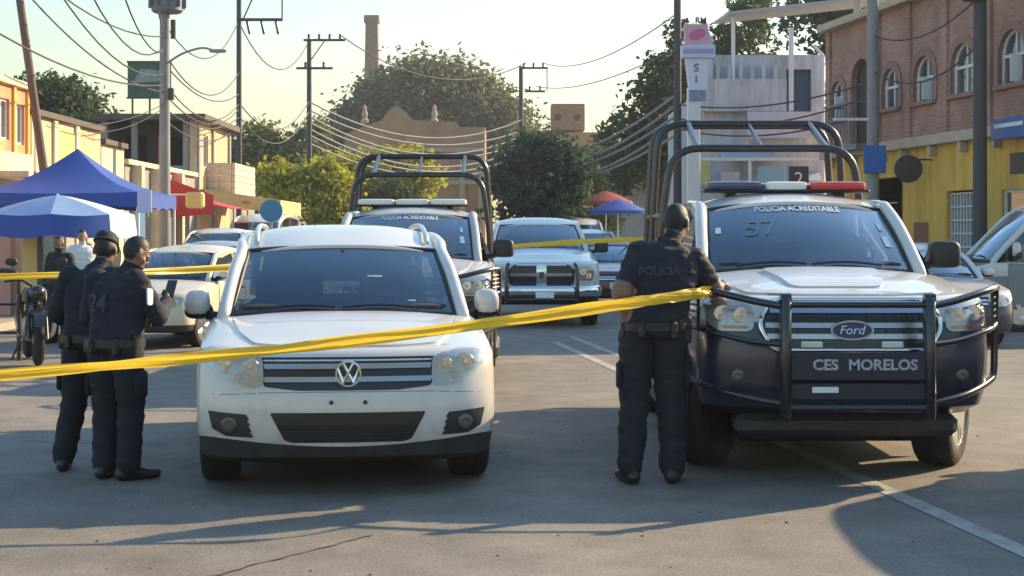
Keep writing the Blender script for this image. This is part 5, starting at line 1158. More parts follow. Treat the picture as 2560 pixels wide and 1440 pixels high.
sg_.box((0, -.2, 3.25), (.5, .035, .62), bev=.05); sg_.build('blue_sign', M('sign_blue_bright', (.02, .14, .45), .4), pF)
MB().box((-.45, -.05, 4.15), (.9, .06, .06)).build('sign_bracket', WFR, pF)
pG = pole('dark steel pole in front of the yellow wall', 9.0, 30, 12, .145, DKP); MB().box((-.12, -.1, 6.5), (.5, .3, .9), bev=.05).build('meter_box', DKP, pG)
pH = pole('leaning brown pole at the left edge beside the orange house', -9.6, 31.5, 9, .10, M('wood_pole', (.16, .11, .085), .9, var=.2)); pH.rotation_euler = (0, R(-8), 0); pH.location.x = -9.05
pT = pole('short grey steel post holding the front tape', -5.4, 7.6, 3.2, .05, STEEL, 'steel_post')
CABM = M('cable_black', (.035, .037, .045), .6); CABG = M('cable_grey', (.22, .22, .24), .6)
CLAB = ['overhead cable strung between the street poles']
def cable(a, b, sag, r=.02, mat=CABM, n=14):
    a = Vector(a); b = Vector(b); c = (a + b) / 2; pts = [a.lerp(b, i / n) - Vector((0, 0, sag * 4 * (i / n) * (1 - i / n))) - c for i in range(n + 1)]
    o = MB().tube(pts, r, 5).build('overhead_cable', mat, None, 60); o.location = c; return tag(o, CLAB[0], 'cable', CLAB[0] + 's')
C0 = Vector((-9.75, 75, 0)); D0 = Vector((.5, 87, 0)); A0 = Vector((-9.35, 42, 0)); E0 = Vector((4.72, 44.5, 0)); G0 = Vector((9.0, 30, 0)); B0 = Vector((-10.5, 60, 0))
def up(p, z, dx=0): return p + Vector((dx, -.1, z))
CLAB[0] = 'grey cable sagging from the slanting crossarm pole to the small far pole'
for z0, z1, s in ((8.0, 8.0, 1.35), (7.6, 7.4, 1.2), (7.3, 7.1, 1.4), (7.0, 6.7, 1.25), (6.7, 6.4, 1.4), (6.4, 6.0, 1.3), (6.0, 5.7, 1.2)): cable(up(C0, z0), up(D0, z1), s, .045, CABG)
CLAB[0] = 'grey cable running from the small far pole to the pole by the totem sign'
for z0, z1, s in ((6.4, 5.6, .9), (6.1, 5.3, 1.0), (5.7, 5.0, .9), (5.3, 4.75, 1.0), (5.0, 4.45, .8)): cable(up(D0, z0), up(E0, z1), s, .04, CABG)
CLAB[0] = 'thin cable from the pole by the totem sign to the pole with the blue sign'
for z0, z1, s in ((4.6, 4.3, .35), (4.9, 4.7, .4), (5.3, 5.0, .3)): cable(up(E0, z0), up(Vector((8.05, 34.8, 0)), z1), s, .022)
CLAB[0] = 'thin cable between the blue sign pole and the dark pole before the yellow wall'
for z0, z1, s in ((7.4, 7.6, .5), (6.0, 6.2, .4), (5.2, 5.3, .5), (9.5, 9.6, .6)): cable(up(Vector((8.05, 34.8, 0)), z0), up(G0, z1), s, .018)
CLAB[0] = 'thin cable from the transformer pole to the slender hanging crossarm pole'
for z0, z1, s in ((6.2, 7.0, .6), (5.7, 6.6, .8), (7.3, 9.8, 1.2), (5.4, 6.4, .7), (5.0, 6.1, .5), (6.5, 7.8, 1.0), (4.7, 5.8, .6)): cable(up(A0, z0), up(B0, z1), s, .02)
CLAB[0] = 'cable from the slender hanging crossarm pole to the slanting crossarm pole'
for z0, z1, s in ((9.8, 10.9, 1.6), (6.7, 8.0, 1.2), (6.2, 7.5, 1.3)): cable(up(B0, z0), up(C0, z1), s, .025)
H0 = Vector((-9.9, 31.5, 0))
CLAB[0] = 'loose cable rising from the transformer pole over the street'
for z0, xx, yy, z1, s in ((6.6, -7.5, 22, 9.5, 1.9), (6.5, -6.6, 22, 9.8, 1.6), (5.4, -9.9, 30, 6.9, .5), (6.9, -9.3, 22, 8.2, 1.0), (5.9, -8.2, 22, 8.6, 1.4), (7.2, -5.4, 22, 10.2, 1.5), (5.6, -9.0, 20, 5.9, .7)): cable(up(A0, z0), (xx, yy, z1), s, .02)
CLAB[0] = 'single wire high above the street between tall poles'
cable(up(C0, 11.2, 1.5), up(D0, 11.2, .3), 1.5, .03); cable((-12, 40, 12.9), up(E0, 12.2), 1.4, .012); cable(up(D0, 11.2, 1.2), up(E0, 7.9), .7, .02); cable(up(D0, 9.9, .8), up(E0, 6.9), .5, .02)
CLAB[0] = 'service wire from the transformer pole to the peach shop'
cable(up(A0, 5.0), (-10.4, 38.2, 4.1), .2, .012); cable(up(A0, 5.1), (-10.4, 35.2, 4.1), .25, .012)

# ---------------------------------------------------------------- stalls, awnings, small things on the left
BLUET = M('blue_canvas', (.025, .075, .34), .7, var=.12, scale=2); WHITET = M('white_canvas', (.62, .66, .72), .75, var=.08); LBLUE = M('pale_blue_canvas', (.17, .29, .52), .75, var=.1)
TT = thing('canopy_tent', 'blue peaked pop up canopy tent over the pavement stall', 'tent', (-8.35, 30, .13))
w2 = 1.55; pk = 3.1; ev = 2.22
m = MB()
for sx, sy, ex, ey in ((-1, -1, 1, -1), (1, -1, 1, 1), (1, 1, -1, 1), (-1, 1, -1, -1)):
    m.grid(lambda u, v: Vector((lerp(lerp(sx, ex, u) * w2, 0, v), lerp(lerp(sy, ey, u) * w2, 0, v), lerp(ev, pk, v) - .16 * math.sin(math.pi * v) * (1 - .3 * math.sin(math.pi * u)) - .03 * math.sin(math.pi * u) * (1 - v))), 10, 8)
m.build('roof', BLUET, TT, 40)
m = MB()
for sx, sy, ex, ey in ((-1, -1, 1, -1), (1, -1, 1, 1), (1, 1, -1, 1), (-1, 1, -1, -1)):
    m.grid(lambda u, v: Vector((lerp(sx, ex, u) * (w2 + .01), lerp(sy, ey, u) * (w2 + .01), ev + .005 - .26 * v - .02 * math.sin(9 * u * 3.14) * v - .03 * math.sin(math.pi * u))), 20, 2)
m.build('valance', BLUET, TT, 40)
for sx in (-1, 1):
    for sy in (-1, 1): MB().box((sx * (w2 - .03), sy * (w2 - .03), ev / 2), (.05, .05, ev)).build('leg', WFR, TT)
MB().box((w2 + .1, -w2 - .02, 2.05), (.26, .03, .42), bev=.01).build('corner_flap', M('lilac_canvas', (.52, .52, .75), .7), TT)
MB().box((w2 - .03, -w2 + .3, 1.35), (.03, .5, 1.3)).build('side_cloth', M('teal_canvas', (.05, .16, .28), .8), TT)
TU = thing('market_umbrella', 'blue and white market umbrella with drooping edge in front of the tent', 'umbrella', (-7.75, 26.6, .13))
m = MB(); m2 = MB(); nu = 8
for i in range(nu):
    a0 = 2 * math.pi * i / nu + .2; a1 = 2 * math.pi * (i + 1) / nu + .2
    def seg(u, v):
        a = lerp(a0, a1, u); r_ = 1.28 * v * (1 - .04 * math.sin(math.pi * u)); return Vector((r_ * math.cos(a), r_ * math.sin(a), 2.12 - .34 * v ** 1.3 - .03 * math.sin(math.pi * u) * v))
    m.grid(seg, 5, 6, mi=1 if i == 7 else (0, 2)[i % 2])
    def drop(u, v):
        p = seg(u, 1); return Vector((p.x * (1 + .03 * v), p.y * (1 + .03 * v), p.z - .34 * v - .03 * math.sin(math.pi * u) * v))
    m2.grid(drop, 5, 2, mi=(0, 0, 1, 0, 0, 0, 0, 1)[i])
m.build('canopy', [LBLUE, WHITET, M('mid_blue_canvas', (.11, .21, .46), .75, var=.1)], TU, 40); m2.build('flap', [BLUET, WHITET], TU, 40); MB().tube([(0, 0, -.02), (0, 0, 2.14)], .022, 8).build('pole', WFR, TU)
for i in range(nu): a0 = 2 * math.pi * i / nu + .2; MB().tube([(0, 0, 2.09), (1.25 * math.cos(a0), 1.25 * math.sin(a0), 1.76)], .009, 5).build('rib', STEEL, TU)
MB().lathe([(.25, 0), (.25, .08), (.05, .12), (0, .12)], (0, 0, 0), n=16).build('base', CONP, TU)
# boards
for i, (px, y, w_, z0, z1, cc, nm) in enumerate(((8, 27.8, .28, .13, 1.72, (.55, .32, .28), 'dusty pink'), (38, 28, .30, .13, 1.62, (.60, .48, .36), 'tan'), (75, 27.5, .26, .13, 1.6, (.66, .52, .22), 'yellow'), (118, 28.2, .22, .13, 1.78, (.35, .42, .40), 'grey green'))):
    v = at(px, 600, y); t = thing('display_board', nm + ' upright display board leaning by the umbrella stall', 'board', (v.x, y, 0)); MB().box((0, 0, (z0 + z1) / 2), (w_, .06, z1 - z0), bev=.01).build('panel', M('board_%d' % i, cc, .7, var=.12, scale=3), t); MB().box((0, .09, .5), (.05, .16, .75)).build('strut', STEEL, t)
t = thing('blue_post', 'slim dark blue post behind the umbrella stall', 'post', (at(101, 0, 27.2).x, 27.2, .13)); MB().box((0, 0, .9), (.09, .09, 1.8), bev=.01).build('shaft', NAVYP, t); MB().box((0, 0, .02), (.2, .2, .04)).build('foot', NAVYP, t)
t = thing('stall_counter', 'pale stall counter with white goods under the umbrella', 'counter', (-8.0, 28.6, .13))
MB().box((0, 0, .82), (1.9, .6, .06), bev=.01).build('top', WHITET, t); MB().box((0, 0, .4), (1.8, .5, .8), bev=.02).build('cabinet', LBLUE, t)
for i in range(7):
    x = -.8 + i * .26; g = MB(); g.lathe([(.07, 0), (.10, .12), (.10, .30 + .1 * (i % 3)), (.05, .36 + .1 * (i % 3)), (0, .37 + .1 * (i % 3))], (0, 0, 0), n=10); o = g.build('jar', WHITET if i % 2 else M('jar_tan', (.5, .42, .3), .5)); o.location = (-8.0 + x, 28.5, .98); tag(o, ('white' if i % 2 else 'tan') + ' tall jar on the stall counter', 'jar', 'jars on the stall counter')
# red tarp, yellow awnings
REDT = M('red_tarp', (.50, .04, .05), .75, var=.15, scale=2); YELT = M('yellow_awning', (.72, .50, .20), .75, var=.1)
t = thing('red_awning', 'red tarp awning sloping from the shop wall', 'awning', (-10.5, 46, 0))
m = MB(); m.grid(lambda u, v: Vector((lerp(-.1, 2.3, u), lerp(0, 2.6, v), lerp(3.35, 2.35, u ** .8) - .10 * math.sin(math.pi * u) + .06 * math.sin(math.pi * v))), 8, 6, thick=(0, 0, -.02)); m.build('sheet', REDT, t, 40)
m = MB(); m.grid(lambda u, v: Vector((lerp(-.05, 1.7, u), -.01, lerp(3.4, 2.75, u) - lerp(.55, 1.35, 1 - u) * v)), 6, 3, thick=(0, .02, 0)); m.build('side_flap', REDT, t, 40)
MB().box((.13, .3, 3.9), (.25, .04, 1.3)).build('banner', REDT, t)
for y in (.05, 2.5): MB().tube([(2.28, y, .13), (2.28, y, 2.36)], .025, 6).build('post', STEEL, t)
t = thing('yellow_awning', 'long yellow awning with deep valance over the pavement', 'awning', (-10.5, 52.2, 0))
m = MB(); m.grid(lambda u, v: Vector((lerp(-.05, 2.75, u), lerp(0, 5, v), lerp(3.15, 2.75, u))), 5, 5, thick=(0, 0, -.03)); m.build('sheet', YELT, t)
m = MB(); m.grid(lambda u, v: Vector((lerp(.2, 2.76, u), -.01, lerp(3.11, 2.75, u) - .46 * v + .02 * math.sin(u * 40) * v)), 16, 2, thick=(0, .02, 0)); m.grid(lambda u, v: Vector((2.76, lerp(0, 5, u), 2.745 - .46 * v)), 16, 2, thick=(-.02, 0, 0)); m.build('valance', YELT, t)
for y in (.1, 4.9): MB().tube([(2.7, y, .13), (2.7, y, 2.75)], .025, 6).build('post', STEEL, t)
MB().panel(rnd([(1.45, 2.62), (1.75, 2.60), (1.75, 2.72), (1.45, 2.73)], .05), lambda u, v: (u, -.015, v), thick=lambda u, v: (0, .004, 0)).build('orange_print', M('orange_print', (.65, .22, .10), .7), t)
t = thing('yellow_lightbox', 'cream yellow boxed sign hanging beside the red awning', 'sign', at(488, 500, 44)); t.location.z = 2.2
MB().box((0, 0, .36), (.50, .35, .46), bev=.06).build('box', YELT, t); MB().box((-.55, 0, .52), (1.2, .04, .05)).build('bracket', WFR, t)
# round blue sign on a post
v = at(678, 527, 41)
ds = disc_sign('round_sign', 'round blue traffic sign on a thin post above the white crossover roof', v, .30, (.1, -1, 0), M('sign_blue_bright', (.02, .14, .45), .4), M('sign_blue_rim', (.02, .22, .42), .4), th=.03)
MB().tube([(0, .04, .25), (0, .04, -v.z)], .03, 8).build('post', STEEL, ds)
# far market umbrellas on the right
for (px, py, d_, mm, lb) in ((1515, 500, 64, M('red_canvas', (.30, .05, .05), .8), 'dull red market umbrella beyond the maroon sedan'), (1545, 522, 58, BLUET, 'blue market umbrella below the dull red one')):
    v = at(px, py, d_); t = thing('market_umbrella', lb, 'umbrella', (v.x, v.y, .13)); m = MB(); m.lathe([(0, .45), (.5, .28), (1.1, 0), (1.1, -.12)], (0, 0, v.z - .2), n=12); m.build('canopy', mm, t, 30); MB().tube([(0, 0, -.13), (0, 0, v.z + .2)], .03, 6).build('pole', WFR, t)
# steel hoop rack at the far left
t = thing('bike_rack', 'black steel hoop rack standing by the motorcycle', 'rack', (-6.55, 19.4, 0))
m = MB(); m.tube([(p.x, 0, p.y) for p in rnd([(-.5, 0), (-.5, 1.12), (.42, 1.12), (.42, 0)], [0, .15, .15, 0], 5)], .03, 8); m.build('hoop', M('olive_black', (.03, .03, .02), .5), t, 60)
for z in (.35, .7): MB().tube([(-.5, 0, z), (.42, 0, z)], .018, 6).build('rail', BTUBE, t)
# crates
# motorcycle
def motorcycle(loc, rz):
    T = thing('motorcycle', 'dark motorcycle with pale side fairing parked behind the two officers', 'motorcycle', loc, rz)
    for y in (.0, 1.32):
        m = MB(); m.lathe([(.22, -.04), (.27, -.055), (.305, -.03), (.315, 0), (.305, .03), (.27, .055), (.22, .04)], (0, y, .315), 'x', 28); wv = m.build('wheel', RUBBER, T, 50)
        m = MB(); m.lathe([(.225, -.035), (.21, 0), (.225, .035)], (0, y, .315), 'x', 24); m.lathe([(.06, -.06), (.06, .06)], (0, y, .315), 'x', 12)
        for i in range(6): a = math.pi * i / 3; m.tube([(0, y, .315), (0, y + .215 * math.cos(a), .315 + .215 * math.sin(a))], .012, 5)
        m.build('rim', STEEL, wv)
    m = MB()
    for sx in (-.1, .1): m.tube([(sx, 0, .315), (sx, .22, .75), (sx, .27, .88)], .025, 8); m.tube([(sx, 1.32, .315), (sx * .9, .85, .42)], .025, 8); m.tube([(sx * 1.1, 1.25, .34), (sx, 1.05, .72)], .03, 8)
    m.tube([(0, .28, .8), (0, .5, .45), (0, .85, .4), (0, .95, .72), (0, .3, .84)], .03, 8); m.build('frame', BTUBE, T, 50)
    m = MB(); blob(m, (0, .5, .83), (.15, .27, .12), .8); m.build('fuel_tank', BLACKP, T, 60)
    m = MB(); blob(m, (0, .98, .80), (.13, .36, .055), .6); m.build('seat', RUBBER, T, 60)
    m = MB(); blob(m, (0, .62, .42), (.15, .2, .16), .6); m.lathe([(.05, .75), (.06, 1.45), (0, 1.46)], (.16, 0, .32), 'y', 10); m.build('engine', STEEL, T, 50)
    m = MB(); m.tube(spline([(-.36, .34, 1.0), (-.18, .26, 1.02), (0, .27, .93), (.18, .26, 1.02), (.36, .34, 1.0)], 4), .016, 8); hb = m.build('handlebar', BTUBE, T, 60)
    for sx in (-1, 1):
        m = MB(); m.tube([(sx * .2, .27, 1.02), (sx * .27, .22, 1.2)], .008, 5); blob(m, (sx * .29, .21, 1.24), (.07, .02, .045), .7); m.build('mirror', PLAST, hb, 60)
    m = MB(); blob(m, (0, .16, .86), (.1, .1, .1), .9); hl = m.build('headlight', BLACKP, T, 60); m = MB(); m.sphere((0, .075, .86), (.085, .03, .085)); m.build('lens', LENS, hl)
    for sx in (-1, 1):
        m = MB(); m.panel(rnd([(.12, .38), (.42, .30), (.50, .62), (.30, .86), (.16, .78)], .06), lambda u, v: (sx * (.19 + .05 * math.sin((v - .3) * 5)), u, v), sp=.08, thick=lambda u, v: (-sx * .02, 0, 0)); m.build('fairing', M('pale_fairing', (.55, .56, .54), .35, coat=.5) if sx > 0 else BLACKP, T, 50)
    m = MB(); m.grid(lambda u, v: Vector((lerp(-.07, .07, v), .0 - .34 * math.cos(lerp(.5, 2.4, u)), .315 + .36 * math.sin(lerp(.5, 2.4, u)))), 10, 4, thick=(0, 0, -.01)); m.build('front_mudguard', BLACKP, T, 60)
    m = MB(); blob(m, (0, 1.42, .72), (.09, .14, .04), .7); m.build('tail', BLACKP, T, 60); MB().box((0, 1.56, .72), (.12, .03, .06), bev=.01).build('tail_light', REDL, T)
    MB().tube([(-.12, .75, .34), (-.24, .82, .02)], .014, 6).build('kickstand', BTUBE, T)
    return T
motorcycle((-5.65, 18.6, 0), R(22))

# ---------------------------------------------------------------- barrier tapes
TAPE = M('yellow_tape', (.85, .58, .04), .4, var=.06, scale=3)
_n = TAPE.node_tree.nodes; _l = TAPE.node_tree.links; _t = _n.new('ShaderNodeBsdfTranslucent'); _t.inputs[0].default_value = (.95, .68, .08, 1); _m = _n.new('ShaderNodeMixShader'); _m.inputs[0].default_value = .5
_l.new(_n['Principled BSDF'].outputs[0], _m.inputs[1]); _l.new(_t.outputs[0], _m.inputs[2]); _l.new(_m.outputs[0], _n['Material Output'].inputs[0])
def tape(label, pts, wd, tw, n=90, seed=0):
    P = spline(pts, n // (len(pts) - 1)); k = len(P); c = P[k // 2].copy(); mb = MB()
    def f(u, v):
        i = u * (k - 1); j = min(k - 2, int(i)); p = P[j].lerp(P[j + 1], i - j); t = (P[j + 1] - P[j]).normalized(); s = Vector((0, 0, 1)); nn = t.cross(s).normalized(); s = nn.cross(t)
        a = tw * math.sin(u * 9 + seed) + .3 * math.sin(u * 31 + seed) + .15 * math.sin(u * 67); d = s * math.cos(a) + nn * math.sin(a); e = s * -math.sin(a) + nn * math.cos(a)
        q = v - .5; return p + d * q * wd * (1 + .12 * math.sin(u * 23)) + e * (.010 * math.cos(q * 9 + u * 14) + .005 * math.sin(q * 21 + u * 40)) - c
    mb.grid(f, k * 3, 9); o = mb.build('barrier_tape', TAPE, None, 60); o.location = c; return tag(o, label, 'tape')
tape('yellow barrier tape stretched in front of the white crossover to the leaning officer', [(-5.35, 7.62, .62), at(0, 938, 8.62), at(500, 893, 8.78), at(1000, 838, 8.98), at(1500, 768, 9.25), at(1650, 747, 9.42), at(1740, 734, 9.62), (1.25, 9.76, 1.205)], .070, .35, 96, 1)
tape('thinner yellow barrier tape strung behind the officers across the cream hatchback', [(-8.6, 16.6, 1.02), at(0, 692, 17.2), at(590, 668, 20.2), at(1190, 622, 24), at(1545, 600, 25.6), (3.2, 26.5, 1.47), (7.92, 34.7, 1.5)], .08, .35, 96, 4)
pR = pole('thin grey steel post holding the rear tape at the left kerb', -8.62, 16.6, 2.2, .04, STEEL, 'steel_post')

# ---------------------------------------------------------------- thin haze over the street
hz_ = bpy.data.materials.new('haze'); hz_.use_nodes = True; hn = hz_.node_tree.nodes; hn.remove(hn['Principled BSDF']); pv_ = hn.new('ShaderNodeVolumePrincipled'); pv_.inputs['Color'].default_value = (.82, .91, 1, 1); pv_.inputs['Density'].default_value = .0005; pv_.inputs['Anisotropy'].default_value = .3
hz_.node_tree.links.new(pv_.outputs[0], hn['Material Output'].inputs['Volume'])
hb_ = MB().box((0, 125, 17), (1500, 700, 36)).build('haze', hz_, None, None); tag(hb_, kind='stuff')
# ---------------------------------------------------------------- people
SKIN = M('skin', (.20, .105, .07), .55, var=.1, scale=8); SKIN2 = M('skin_warm', (.30, .17, .11), .55, var=.1, scale=8)
HAIR = M('hair_black', (.012, .010, .010), .6, var=.3, scale=30)
UNI = M('uniform_navy', (.0085, .0115, .023), .85, var=.25, scale=5, bump=.35, bscale=14); UNIT = M('uniform_trousers', (.008, .0105, .020), .88, var=.25, scale=5, bump=.4, bscale=11)
BOOT = M('boot_leather', (.012, .012, .013), .35, var=.2)
def person(label, loc, rz, H, J, mats, voxel=.0085, seed=0, cap=None, short=False, belt=True, fold=.010):
    k = H / 1.70; V_ = lambda t: Vector(t) * k
    D = dict(hip=(0, 0, .92), neck=(0, .0, 1.44), head=(0, .03, 1.585), hy=0, lhip=(-.095, 0, .90), rhip=(.095, 0, .90), lknee=(-.11, .03, .50), rknee=(.11, .03, .50), lank=(-.12, 0, .09), rank=(.12, 0, .09), ltoe=(-.14, .17, .035), rtoe=(.14, .17, .035),
             lsh=(-.19, 0, 1.37), rsh=(.19, 0, 1.37), lel=(-.25, -.02, 1.10), rel=(.25, -.02, 1.10), lwr=(-.24, .08, .87), rwr=(.24, .08, .87), lpn=(1, 0, 0), rpn=(-1, 0, 0))
    D.update(J); P = {a: (V_(b) if isinstance(b, tuple) else b) for a, b in D.items()}
    T = thing('person', label, 'person', loc, rz); mb = MB(); prim = []
    def cap_(a, b, ra, rb, lab, n=7):
        a = Vector(a); b = Vector(b); ra *= k; rb *= k; L_ = max(1, n); t = (b - a); ln = t.length; pts = []; rs = []
        u = t / ln if ln > 1e-5 else Vector((0, 0, 1))
        for i in range(5): q = math.pi / 2 * i / 4; pts.append(a - u * ra * math.cos(q)); rs.append(max(1e-4, ra * math.sin(q)))
        for i in range(1, n): pts.append(a.lerp(b, i / n)); rs.append(lerp(ra, rb, i / n))
        for i in range(5): q = math.pi / 2 * i / 4; pts.append(b + u * rb * math.sin(q)); rs.append(max(1e-4, rb * math.cos(q)))
        mb.tube(pts, rs, 12); prim.append((a, b, ra, rb, lab))
    # torso
    hip, neck = P['hip'], P['neck']; sp = neck - hip; shd = (P['rsh'] - P['lsh']).normalized(); hpd = (P['rhip'] - P['lhip']).normalized()
    rows = [(-.13, .165, .125), (-.04, .192, .142), (.1, .192, .138), (.25, .188, .132), (.45, .200, .138), (.65, .218, .140), (.8, .215, .125), (.9, .172, .105), (.97, .09, .075), (1.03, .055, .06)]
    vs = []; n = 20
    for f, rx, ry in rows:
        c = hip + sp * f; xd = hpd.lerp(shd, min(1, max(0, f))).normalized(); yd = sp.normalized().cross(xd).normalized()
        if f < .0: c = hip + Vector((0, 0, 1)) * f * sp.length
        for j in range(n):
            a = 2 * math.pi * j / n; ca, sa = math.cos(a), math.sin(a); e = .8
            vs.append(c + xd * rx * k * math.copysign(abs(ca) ** e, ca) + yd * ry * k * math.copysign(abs(sa) ** e, sa))
    fs = [(i * n + j, i * n + (j + 1) % n, (i + 1) * n + (j + 1) % n, (i + 1) * n + j) for i in range(len(rows) - 1) for j in range(n)] + [tuple(range(n - 1, -1, -1)), tuple((len(rows) - 1) * n + j for j in range(n))]
    mb.add(vs, fs); prim.append((hip, hip + sp * .85, .16 * k, .16 * k, 'torso')); prim.append((hip + sp * .75 + shd * .14 * k, hip + sp * .75 - shd * .14 * k, .1 * k, .1 * k, 'torso'))
    cap_(neck - sp.normalized() * .03 * k, P['head'] - Vector((0, .01, .05)) * k, .058, .054, 'skin')
    hr = Matrix.Rotation(P['hy'], 3, 'Z'); hp = P.get('hpitch', 0); hr = hr @ Matrix.Rotation(-hp, 3, 'X'); hc = P['head']
    def hd(c, r): blob(mb, hc + hr @ (Vector(c) * k), [q * k for q in r], 1.0, 16, 12, rot=hr)
    hd((0, -.008, .018), (.076, .094, .098)); hd((0, .022, -.05), (.060, .072, .070)); hd((0, .075, -.085), (.032, .025, .025)); hd((0, .103, -.028), (.014, .02, .026)); hd((0, .088, -.068), (.026, .016, .010)); hd((0, .082, .012), (.052, .018, .014))
    for s in (-1, 1): hd((s * .078, -.004, -.012), (.012, .026, .036)); hd((s * .05, .05, -.03), (.022, .03, .024))
    prim.append((hc, hc + Vector((0, 0, .001)), .1 * k, .1 * k, 'head'))
    for s in 'lr':
        cap_(P[s + 'hip'], P[s + 'knee'], .112, .090, 'leg'); cap_(P[s + 'knee'], P[s + 'ank'] + Vector((0, 0, .02 * k)), .088, .078, 'leg'); cap_(P[s + 'knee'].lerp(P[s + 'ank'], .25) + Vector((0, -.02 * k, 0)), P[s + 'knee'].lerp(P[s + 'ank'], .6), .074, .068, 'leg')
        an, to = P[s + 'ank'], P[s + 'toe']; fd = (to - an); fd.z = 0; fd.normalize()
        cap_(an, an + Vector((0, 0, .10 * k)), .056, .060, 'boot'); cap_(Vector((an.x, an.y, .045 * k)) - fd * .05 * k, Vector((to.x, to.y, .036 * k)), .046, .036, 'boot'); cap_(an - Vector((0, 0, .03 * k)), Vector((an.x, an.y, .05 * k)) + fd * .09 * k, .05, .042, 'boot')
        cap_(P[s + 'sh'].lerp(hip + sp * .86, .16) - sp.normalized() * .012 * k, P[s + 'el'], .080, .060, 'arm'); el, wr = P[s + 'el'], P[s + 'wr']
        cap_(el, wr, .050 if short else .058, .036 if short else .046, 'fore')
        f = (wr - el).normalized(); pn = Vector(P[s + 'pn']) if not isinstance(P[s + 'pn'], Vector) else P[s + 'pn'].normalized(); pn = (pn - f * pn.dot(f)).normalized(); sd = f.cross(pn) * (1 if s == 'l' else -1)
        pc = wr + f * .05 * k
        blob(mb, pc, (.042 * k, .05 * k, .017 * k), .8, 12, 8, rot=Matrix((sd, f, pn)).transposed()); prim.append((wr, pc + f * .03 * k, .035 * k, .035 * k, 'hand'))
        for i, (o_, l_) in enumerate(((-.030, .062), (-.010, .074), (.010, .078), (.030, .070))):
            b0 = wr + f * .088 * k + sd * o_ * k; d1 = (f * .8 + pn * .45).normalized(); d2 = (f * .25 + pn * .95).normalized(); m1 = b0 + d1 * l_ * .5 * k; m2 = m1 + d2 * l_ * .5 * k
            cap_(b0 - f * .02 * k, m1, .0098, .009, 'hand', 3); cap_(m1, m2, .009, .0078, 'hand', 3)
        b0 = wr + f * .03 * k + sd * .035 * k; m1 = b0 + (sd * .7 + f * .5 + pn * .4).normalized() * .035 * k; cap_(b0, m1, .0125, .0105, 'hand', 3); cap_(m1, m1 + (f * .8 + pn * .5).normalized() * .03 * k, .0105, .009, 'hand', 3)
    o = mb.build('body', mats, T, None)
    md = o.modifiers.new('r', 'REMESH'); md.mode = 'VOXEL'; md.voxel_size = voxel; sm = o.modifiers.new('s', 'SMOOTH'); sm.factor = .5; sm.iterations = 7
    me = evaluated(o); o.modifiers.clear(); old = o.data; o.data = me; bpy.data.meshes.remove(old)
    if not len(me.materials):
        for m_ in mats: me.materials.append(m_)
    nv = len(me.vertices); co = np.empty(nv * 3); me.vertices.foreach_get('co', co); co = co.reshape(-1, 3)
    def cls(C):
        best = np.full(len(C), 1e9); lab = np.zeros(len(C), int)
        for i, (a, b, ra, rb, l_) in enumerate(prim):
            a = np.array(a); b = np.array(b); d = b - a; t = np.clip(((C - a) @ d) / max(1e-9, d @ d), 0, 1); dist = np.linalg.norm(C - (a + t[:, None] * d), axis=1) - (ra + (rb - ra) * t)
            up_ = dist < best; best[up_] = dist[up_]; lab[up_] = i
        return lab
    names = [p[4] for p in prim]
    nf = len(me.polygons); fc = np.empty(nf * 3); me.polygons.foreach_get('center', fc); fc = fc.reshape(-1, 3); lab = cls(fc); out = np.zeros(nf, int)
    upv = np.array(sp.normalized()); hipz = np.array(hip)
    for i, nm in enumerate(names):
        s_ = lab == i
        if nm == 'torso': out[s_] = np.where((fc[s_] - hipz) @ upv < .02 * k, 1, 0)
        elif nm in ('leg',): out[s_] = 1
        elif nm == 'boot': out[s_] = 2
        elif nm == 'arm':
            a, b = np.array(prim[i][0]), np.array(prim[i][1]); t = ((fc[s_] - a) @ (b - a)) / ((b - a) @ (b - a)); out[s_] = np.where(t < (.8 if short else 9), 0, 3)
        elif nm == 'fore': out[s_] = 3 if short else 0
        elif nm in ('hand', 'skin'): out[s_] = 3
        elif nm == 'head':
            L_ = (fc[s_] - np.array(hc)) @ np.array(hr) / k
            out[s_] = np.where((L_[:, 2] > .062) | ((L_[:, 1] < -.012) & (L_[:, 2] > -.075)) | ((L_[:, 1] < .03) & (L_[:, 2] > .03)), 4, 3)
    me.polygons.foreach_set('material_index', out.astype(np.int32))
    # cloth folds
    vl = cls(co); cl = np.array([names[i] in ('torso', 'leg', 'arm', 'fore') and not (short and names[i] == 'fore') for i in vl])
    nr = np.empty(nv * 3); me.vertices.foreach_get('normal', nr); nr = nr.reshape(-1, 3)
    h = np.array([noise.noise(Vector((c[0] * 13 + seed, c[1] * 13, c[2] * 19))) + .6 * noise.noise(Vector((c[0] * 5, c[1] * 5 + seed, c[2] * 34 + 6 * c[0]))) for c in co])
    co = co + nr * (h * fold * cl + .004 * cl)[:, None]; me.vertices.foreach_set('co', co.ravel())
    me.polygons.foreach_set('use_smooth', [True] * nf); me.update()
    # eyes
    for s in (-1, 1):
        e = MB(); e.sphere(hc + hr @ (Vector((s * .031, .086, -.008)) * k), .011 * k, 8, 6); e.build('eye', M('eye', (.05, .04, .04), .2), T)
